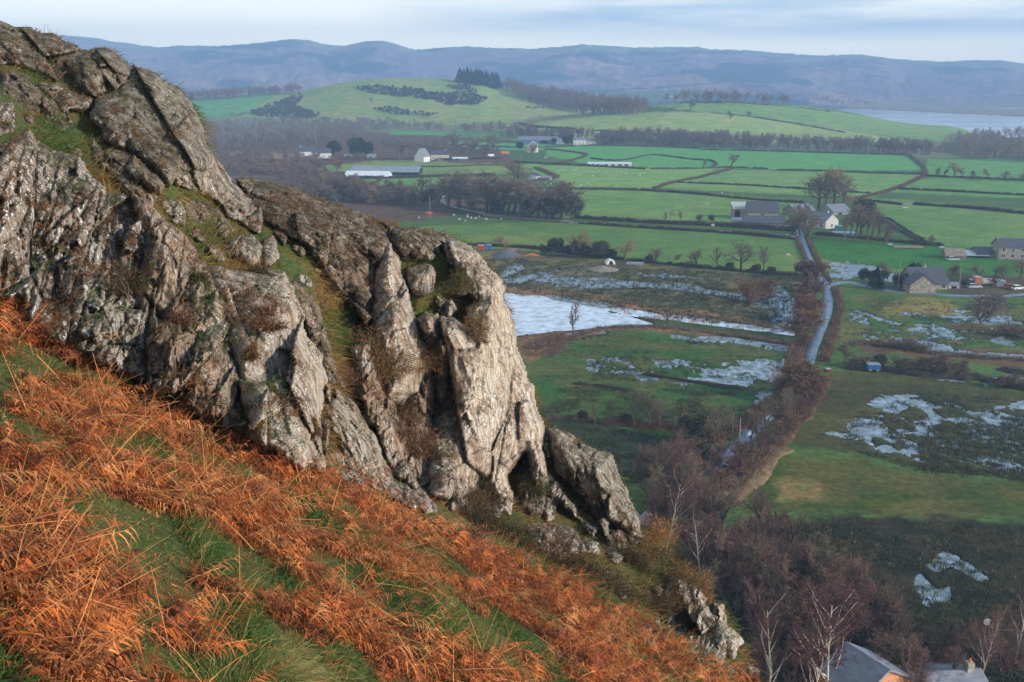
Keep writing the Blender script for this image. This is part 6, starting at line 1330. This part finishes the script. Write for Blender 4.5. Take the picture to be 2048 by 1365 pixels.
# left group
house(600,632,312,9,9,8,.25,'white','slate','long white bungalow with dark roofs, rear taller wing','bungalow',win=2,chim=(-.4,))
house(624,662,317,11,8,7,.15,'white','slate','long white bungalow with dark roof, low front wing','bungalow',win=4)
house(688,704,314,3,1.5,3,0,'sheet','whitesheet','small pale shed by the dark evergreen pair','shed',opening=[(.3,.7)])
house(735,752,316,3,4,5,.3,'greysheet','slate2','low grey garage behind the evergreen pair','garage',opening=[(.2,.5)])
house(838,870,324,11,15,9,1.15,'white','slate2','white house with a steep stone-faced gable','house',win=2,gable_win=True,wid=11)
house(862,898,320,11,7,6,.05,'cream','slate','long cream wing with slate roof behind the steep gable','house',win=3,chim=(.3,))
house(905,935,321,4,2,4,0,'blue','whitesheet','blue and white caravan-like shed along the hedge','shed',opening=[(.2,.4)])
house(1003,1018,309,2.5,3,4,.1,'orange','orange','small orange-red roofed shed in the trees','shed')
house(978,988,313,2,2,3,.5,'white','whitesheet','tiny white hut left of the orange-red shed','hut')
house(700,836,350,6,9,24,-.05,'dark','greysheet','broad low barn with curved grey-green roof','barn',opening=[(.1,.35),(.5,.7)],over=.8)
house(688,776,356,3,9,14,-.1,'whitesheet','whitesheet','large white flat-roofed shed in front of the grey barn','shed',opening=[(.45,.5),(.6,.68)])
house(1036,1116,287,7,6,14,-.06,'blue','slate2','long blue-clad cattle shed with pale roof','cattle shed',opening=[(.55,.75)])
house(1112,1128,288,5,5,9,.2,'greysheet','slate2','small grey lean shed at the end of the blue cattle shed','shed')
house(1062,1086,305,14,8,9,1.35,'cream','slate2','pale gabled barn standing alone before the blue shed','barn',gable_win=True,wid=12)
house(1147,1170,291,12,4,6,-.1,'white','slate2','white farmhouse with two rows of windows','farmhouse',win=3,win2=3,chim=(-.35,.35))
house(1170,1192,290,7,4,6,-.1,'cream','slate2','low pinkish stone annex at the right of the white farmhouse','outbuilding',win=2)
house(1176,1262,332,4.5,2.2,7,-.13,'white','whitesheet','very long low white shed across the green field','livestock shed',opening=[(.1,.14),(.22,.26),(.4,.46),(.55,.6),(.7,.78),(.85,.93)])
house(1072,1082,359,7,6,6,1.0,'white','slate','white cottage half hidden by trees','cottage',gable_win=True,win=1,wid=7)
house(1082,1104,360,4,3,5,.1,'cream','slate2','long low outbuilding joined to the hidden white cottage','outbuilding',opening=[(.2,.35)])
house(1338,1349,196,5,3,9,0,'white','slate2','distant white farmhouse beyond the low hill','farmhouse',win=2)
# main farm
house(1466,1500,437,20,9,8,-.08,'stone','sheet','stone shed with pale sheet lean-to roof at the left of the barn','farm shed',shed=True,opening=[(.1,.4)])
house(1496,1556,440,16,19,10,-.08,'stone','slate','big stone barn with a dark steep slate roof and arched door','barn',opening=[(.42,.52)],chim=())
house(1488,1572,456,10,11,6,-.08,'stone2','slate','long low stone range with dark slate roof in front of the barn','barn',shed=True,win=5,opening=[(.12,.17),(.48,.53)])
house(1467,1490,452,9,5,5,-.08,'stone2','slate2','small grey-roofed lean-to at the left of the long low range','lean-to',shed=True,opening=[(.3,.6)])
house(1588,1632,432,12,10,9,.5,'stone','slate2','stone farm building with mottled grey roof behind the lane tree','farm building',opening=[(.3,.4)])
house(1612,1640,456,17,13,9,-.95,'render','slate2','farmhouse with grey front and sunlit white gable','farmhouse',win=3,win2=3,gable_win=True,wid=13,chim=(.3,))
house(1645,1662,456,8,5,5,-.1,'white','slate','small white extension with black roof beside the farmhouse','outbuilding',win=2)
house(1664,1704,430,7,12,12,.35,'greysheet','slate2','barn with streaked grey roof under the great bare tree','barn',opening=[(.3,.5)])
# right
house(1893,1930,519,8,12,7,-.15,'stone2','stone2','low brown stone barn at the end of the vivid field','barn',opening=[(.15,.3)])
house(1928,1976,516,5,4,7,-.12,'dark','whitesheet','open shed with a white sheet roof between stone barns','open shed',shed=True,opening=[(.1,.9)])
house(1955,2004,516,10,9,8,-.12,'stone2','slate','dark slate barn behind the white-roofed shed','barn')
house(1998,2070,520,26,14,8,-.1,'stone','slate','large stone farmhouse at the right edge with dark roof','farmhouse',win=4,win2=4,chim=(-.47,.3))
house(1824,1896,580,14,26,11,0,'stone','slate','main block of the stone bungalow with wide dark roof','bungalow',win=4,chim=(0,))
e = house(1850,1878,583,18,20,8,R(90),'stone','slate','projecting stone gable of the bungalow facing the drive','bungalow wing',wid=6)[0]
house(1898,1918,578,8,3,4,0,'white','slate2','small white garage right of the stone bungalow','garage',opening=[(.2,.8)])
house(1790,1845,498,3,1.5,4,-.1,'stone2','stone2','low ruined stone shed on the field wall','shed',opening=[(.4,.6)])
# bottom houses
house(1640,1700,1458,104,40,7,R(-62),'brick','slate2','house with a sunlit red brick gable and grey roof under the birches','house',wid=5,chim=(),gable_win=False)
house(1835,2000,1475,46,42,9,.12,'stone','slate2','house at the bottom edge with a frosty grey slate roof','house',wid=8.5,chim=(.38,))
# ------------------------------------------------------------------ vehicles and gear
def wheel(e, x, y, r, w=.2, nm='wheel'):
    q = MB().tube((x, y - w / 2, r), (x, y + w / 2, r), r, r, 14).build(nm, BMt['tyre'], e); MB().tube((x, y - w / 2 - .015, r), (x, y + w / 2 + .015, r), r * .55, r * .55, 10).build('rim', BMt['metal'], q)
def car(px, py, rz, mt, label, cat='car', L_=4.2, van=False):
    p = at(px, py); e = empty('parked_' + ('van' if van else 'car'), (p.x, p.y, p.z + .05), rz); tag(e, label, cat); h = .75
    l = L_ / 2; MB().prism([(-l, .3), (l, .3), (l, .72), (l * .55, .9), (-l * .9, .95), (-l, .8)], -.85, .85).build('body', BMt[mt], e)
    top = [(-l * .95, .93), (l * .45, .9), (l * .2, 1.95 if van else 1.42), (-l * .92, 2.0 if van else 1.42)]
    MB().prism(top, -.76, .76).build('cabin', BMt[mt] if van else BMt['glass'], e)
    MB().prism([(-l * .8, 1.425), (l * .18, 1.425), (l * .1, 1.47), (-l * .75, 1.47)] if not van else [(l * .22, 1.2), (l * .36, 1.2), (l * .24, 1.8), (l * .14, 1.8)], -.72 - .05 * van, .72 + .05 * van).build('car_roof' if not van else 'windscreen', BMt[mt] if not van else BMt['glass'], e)
    for x in (-l * .62, l * .62):
        for y in (-.78, .78): wheel(e, x, y, .32)
    for y in (-.6, .6): MB().box(l - .02, l + .02, y - .15, y + .15, .58, .72).build('headlight', BMt['frame'], e)
wh = 'white'; BMt['darkred'] = simple('dark_red_paint', (.16, .03, .025), .2, 2, .7); BMt['silver'] = simple('silver_paint', (.45, .47, .52), .05, 1, .3, .5)
car(1431, 453, .4, 'white', 'white car parked at the paddock end of the farm road')
car(1572, 458, 1.4, 'silver', 'silver car parked at the end of the long low range')
car(1577, 477, .3, 'silver', 'pale car at the lane junction below the farm')
car(880, 322, .2, 'silver', 'dark silver car beside the steep gable house'); car(1074, 362, .1, 'silver', 'silver car in front of the hidden white cottage')
car(1949, 577, .1, 'silver', 'silver car parked between the garage and the orange van')
car(2022, 578, .2, 'red', 'red car parked right of the vans'); car(2036, 580, .3, 'white', 'white car at the far right of the yard'); car(1906, 522, .1, 'silver', 'silver car in front of the brown stone barn')
def container(px, py, w, h, d, mt, label, cat, rz=0, wheels=False, nm=None):
    p = at(px, py); m = mpp(p); w *= m; h *= m; e = empty(nm or cat.replace(' ', '_'), (p.x, p.y, p.z + .1), rz); tag(e, label, cat); b0 = .55 if wheels else .0
    MB().box(-w / 2, w / 2, 0, d, b0, b0 + h).build('body', BMt[mt], e); r = MB()
    for i in range(9): x = -w / 2 + w * (i + .5) / 9; r.box(x - .04, x + .04, -.05, 0.01, b0 + .1, b0 + h - .1)
    r.build('ribs', BMt[mt], e); MB().box(-w / 2 - .03, w / 2 + .03, -.04, d + .04, b0 + h, b0 + h + .1).build('top_rail', BMt['metal'], e)
    if wheels:
        for x in (-w * .3, w * .3): wheel(e, x, .15, .45); wheel(e, x, d - .15, .45)
        MB().tube((w / 2, d / 2, .6), (w / 2 + 1.2, d / 2, .5), .06, .05, 6).build('drawbar', BMt['metal'], e)
container(963, 503, 13, 8, 2.2, 'red', 'red trailer beside the blue one near the gravel heap', 'trailer', .1, True)
container(978, 502, 11, 8, 2.2, 'bluep', 'bright blue trailer left of the gravel heap', 'trailer', .1, True)
container(1943, 573, 9, 12, 2.4, 'bluep', 'blue horse box at the left end of the yard', 'horse box', .05)
container(1956, 574, 13, 15, 2.4, 'orange', 'pale orange box body standing beside the blue horse box', 'box van', .05, True)
container(1980, 572, 30, 8, 2.6, 'white', 'long white caravan behind the red-brown bush', 'caravan', .05, True)
container(2002, 574, 18, 11, 2.5, 'greysheet', 'grey container behind the bare yard tree', 'container', .05)
container(1748, 746, 24, 10, 2.2, 'bluep', 'dark blue trailer with sheeted top by the hedge', 'trailer', -.1, True)
container(1745, 737, 18, 6, 2.0, 'sheet', 'pale canvas-topped load behind the dark blue trailer', 'covered trailer', -.1, True)
container(1658, 746, 10, 6, 1.0, 'darkred', 'dark red metal feeder beside the lane', 'feeder', .3)
container(1270, 530, 34, 3, 1.6, 'metal', 'long low metal trough on the marsh edge', 'trough', -.1)
container(858, 432, 12, 6, 1.5, 'red', 'reddish water tank beside the left roadside pole', 'tank', 0)
container(1690, 472, 44, 5, 5, 'net', 'turquoise cover on the farm lawn', 'covered pen', -.08)
container(1678, 462, 12, 9, 3, 'net', 'turquoise tarpaulin shed beside the small white extension', 'tarpaulin shed', -.1)
container(1091, 318, 4, 4, 1.5, 'sheet', 'small pale yellow tank by the hedge below the gabled barn', 'tank', 0)
container(1314, 444, 4, 4, 1.5, 'white', 'small white box in the saplings paddock', 'box', 0)
container(1885, 497, 8, 2, 1.5, 'white', 'white upturned trough on the vivid field edge', 'trough', 0)
container(1781, 491, 8, 2, 1.2, 'white', 'small white trough at the garden wall corner', 'trough', 0)
container(1811, 417, 11, 1.6, 1.2, 'white', 'white trough below the field gateway', 'trough', 0)
# white tent-like hut on marsh, gravel heap, log pile, rubble heap
p = at(1222, 530); e = empty('arched_hut', p, .2); tag(e, 'little white arched animal hut on the marsh edge', 'animal hut'); pts = [(1.6 * math.cos(a), 1.9 * math.sin(a)) for a in np.linspace(0, math.pi, 13)]
MB().prism(pts, 0, 2.6).build('shell', BMt['white'], e); MB().prism([(.8 * x / 1.6, .75 * z) for x, z in pts], -.04, .02).build('doorway', BMt['dark'], e)
def heap(px, py, w, h, mt, label, cat, name, seed=0):
    p = at(px, py); m = mpp(p); n = 40; u, v = np.meshgrid(np.linspace(-1, 1, n), np.linspace(-1, 1, n)); r = np.hypot(u, v); z = np.maximum(0, 1 - r) ** .9 * h * m * (1 + .35 * (fbm(u * 4, v * 4, seed, 3) - .5)) + .12 * fbm(u * 12, v * 12, seed, 2) - .12
    V = np.stack([p.x + u * w * m / 2, p.y + v * w * m / 2, p.z + z], -1).reshape(-1, 3); i = np.arange(n * n).reshape(n, n); F = np.stack([i[:-1, :-1], i[:-1, 1:], i[1:, 1:], i[1:, :-1]], -1).reshape(-1, 4)
    tag(link(name, npmesh(name, V, F, mt)), label, cat)
heap(1012, 512, 60, 12, simple('slate_gravel', (.11, .11, .14), .2, 3, .9), 'dark slate-coloured gravel heap at the marsh corner', 'gravel heap', 'gravel_heap', 3)
heap(1022, 505, 66, 10, simple('brown_spoil', (.20, .14, .10), .3, 2, .9), 'brown spoil heap behind the dark gravel heap', 'spoil heap', 'spoil_heap', 5)
heap(1205, 540, 70, 9, simple('grey_rubble', (.24, .21, .15), .4, 3, .9), 'pale rubble heap on the marsh before the arched hut', 'rubble heap', 'rubble_heap', 7)
lg = MB(); p = at(1062, 513); rr2 = random.Random(3)
for i in range(34): x = rr2.uniform(-2.6, 2.6); z = rr2.uniform(.15, .9 - abs(x) * .25); y = rr2.uniform(-1, 1); a = rr2.uniform(-.7, .7); lg.tube((x - .8 * math.cos(a), y, z), (x + .8 * math.cos(a), y + math.sin(a), z + .1), .16, .14, 6)
o = lg.build('log_pile', BMt['orange']); o.location = p; tag(o, 'orange-brown pile of cut logs right of the gravel heap', 'log pile')
# boat
p = at(1466, 968); e = empty('rowing_boat', p, .35); tag(e, 'small pale rowing boat pulled up on tan reeds', 'rowing boat'); n = 12; V = []; Fq = []
for i in range(n + 1):
    t_ = i / n; x = -1.5 + 3 * t_; w_ = .62 * math.sin(math.pi * (t_ * .86 + .14)) ** .6 if t_ < 1 else .02; V += [(x, -w_, .55), (x, -w_ * .6, .1), (x, w_ * .6, .1), (x, w_, .55)]
for i in range(n): k = i * 4; Fq += [(k, k + 1, k + 5, k + 4), (k + 1, k + 2, k + 6, k + 5), (k + 2, k + 3, k + 7, k + 6)]
Fq += [(0, 3, 2, 1)]; MB().add(V, Fq).build('hull', BMt['sheet'], e); MB().box(-.5, -.2, -.55, .55, .42, .47).box(.4, .7, -.5, .5, .42, .47).build('seat', BMt['wood'], e)
# gates
def gate(px, py, w, rz, label):
    p = at(px, py); e = empty('field_gate', (p.x, p.y, p.z), rz); tag(e, label, 'gate'); g_ = MB()
    for i in range(6): g_.box(-w / 2, w / 2, -.03, .03, .25 + i * .19, .31 + i * .19)
    for x in (-w / 2, 0, w / 2 - .06): g_.box(x, x + .06, -.035, .035, .25, 1.28)
    g_.build('bars', BMt['metal'], e)
    for x in (-w / 2 - .2, w / 2 + .08): MB().box(x, x + .14, -.07, .07, 0, 1.5).build('post', BMt['pole'], e)
gate(1130, 447, 3.6, -.1, 'pale metal gate under the lane clump, left of two'); gate(1147, 449, 3.6, -.1, 'pale metal gate under the lane clump, right of two'); gate(1545, 340, 4, 0, 'field gate in the gap of the far wall'); gate(1815, 411, 4, -.1, 'gate in the dark hedge gap on the right')
# poles
def pole(px, py, top, label, arm=True, r=.13, cat='utility pole'):
    p = at(px, py); h = (py - top) * mpp(p) * 1.03; e = empty('utility_pole', p); tag(e, label, cat); MB().tube((0, 0, -.3), (0, 0, h), max(r, mpp(p) * .55), max(r * .7, mpp(p) * .45), 8).build('pole', BMt['pole'], e)
    if arm: MB().box(-.9, .9, -.06, .06, h - .5, h - .38).build('crossarm', BMt['pole'], e)
for a in [(1478,885,836,'tall pale pole beside the lower lane',False),(860,436,393,'brown roadside pole left of the pasture',False),(1564,404,362,'pole with a transformer in the field behind the barn',True),(1651,556,506,'thin dark pole right of the lane near the farm',False),(1796,578,520,'pale pole among the garden shrubs of the bungalow',False),
          (1740,384,358,'thin pole in the field right of the great tree',False),(1772,340,320,'thin pole in the upper right field',False),(1708,322,306,'far thin pole near the wood',False),(1102,425,408,'short pole in the field above the lane clump',False),(1043,326,306,'pole left of the pale gabled barn',False),(1095,318,304,'pole right of the pale gabled barn',False),(800,325,308,'pole above the broad grey barn',False),(813,310,297,'thin pole left of the gabled white house',False),(1889,492,470,'thin pole above the brown stone barn',False),(1918,578,528,'pole behind the small white garage',False),(1672,574,556,'short pole at the driveway mouth',False),(1583,705,688,'short pole at the corner of the green field',False),(1863,308,296,'far pole by the estuary wood',False)]: pole(*a)
p = at(1564, 404); MB().box(p.x - .35, p.x + .35, p.y - .45, p.y - .15, p.z + 4.6, p.z + 6.2).build('transformer', BMt['metal'])
tag(bpy.data.objects['transformer'], 'grey transformer box on the pole behind the barn', 'transformer')
# fence posts by the paddock
for i in range(9):
    p = at(1370 + i * 6, 446); MB2 = MB().box(-.08, .08, -.08, .08, -.1, 1.5); o = MB2.build('fence_post', BMt['pole']); o.location = p; tag(o, 'pale post of the paddock fence left of the white car', 'fence post', 'paddock fence posts')
# stream side: satellite dish / lamp near bottom house
p = at(1962, 1330); e = empty('satellite_dish', (p.x, p.y, 0)); tag(e, 'white satellite dish on a mast behind the frosty roof', 'satellite dish'); MB().tube((0, 0, 0), (0, 0, 5.2), .05, .04, 6).build('mast', BMt['metal'], e); MB().ball((0, -.1, 5.3), .4, .12, .4).build('dish', BMt['white'], e)
# ------------------------------------------------------------------ air
hz = bpy.data.materials.new('haze'); hz.use_nodes = True; t = hz.node_tree
for n in list(t.nodes): t.nodes.remove(n)
o_ = t.nodes.new('ShaderNodeOutputMaterial'); v_ = t.nodes.new('ShaderNodeVolumePrincipled'); v_.inputs['Color'].default_value = (.38, .62, 1.0, 1); v_.inputs['Density'].default_value = HAZE
v_.inputs['Density Attribute'].default_value = ''; v_.inputs['Anisotropy'].default_value = 0
t.links.new(v_.outputs[0], o_.inputs['Volume'])
try: hz.cycles.homogeneous_volume = True
except Exception: pass
tag(MB().box(-8400, 8800, -60, 7300, -3, 470).build('haze', hz), 'blue winter haze', 'haze', kind='stuff')
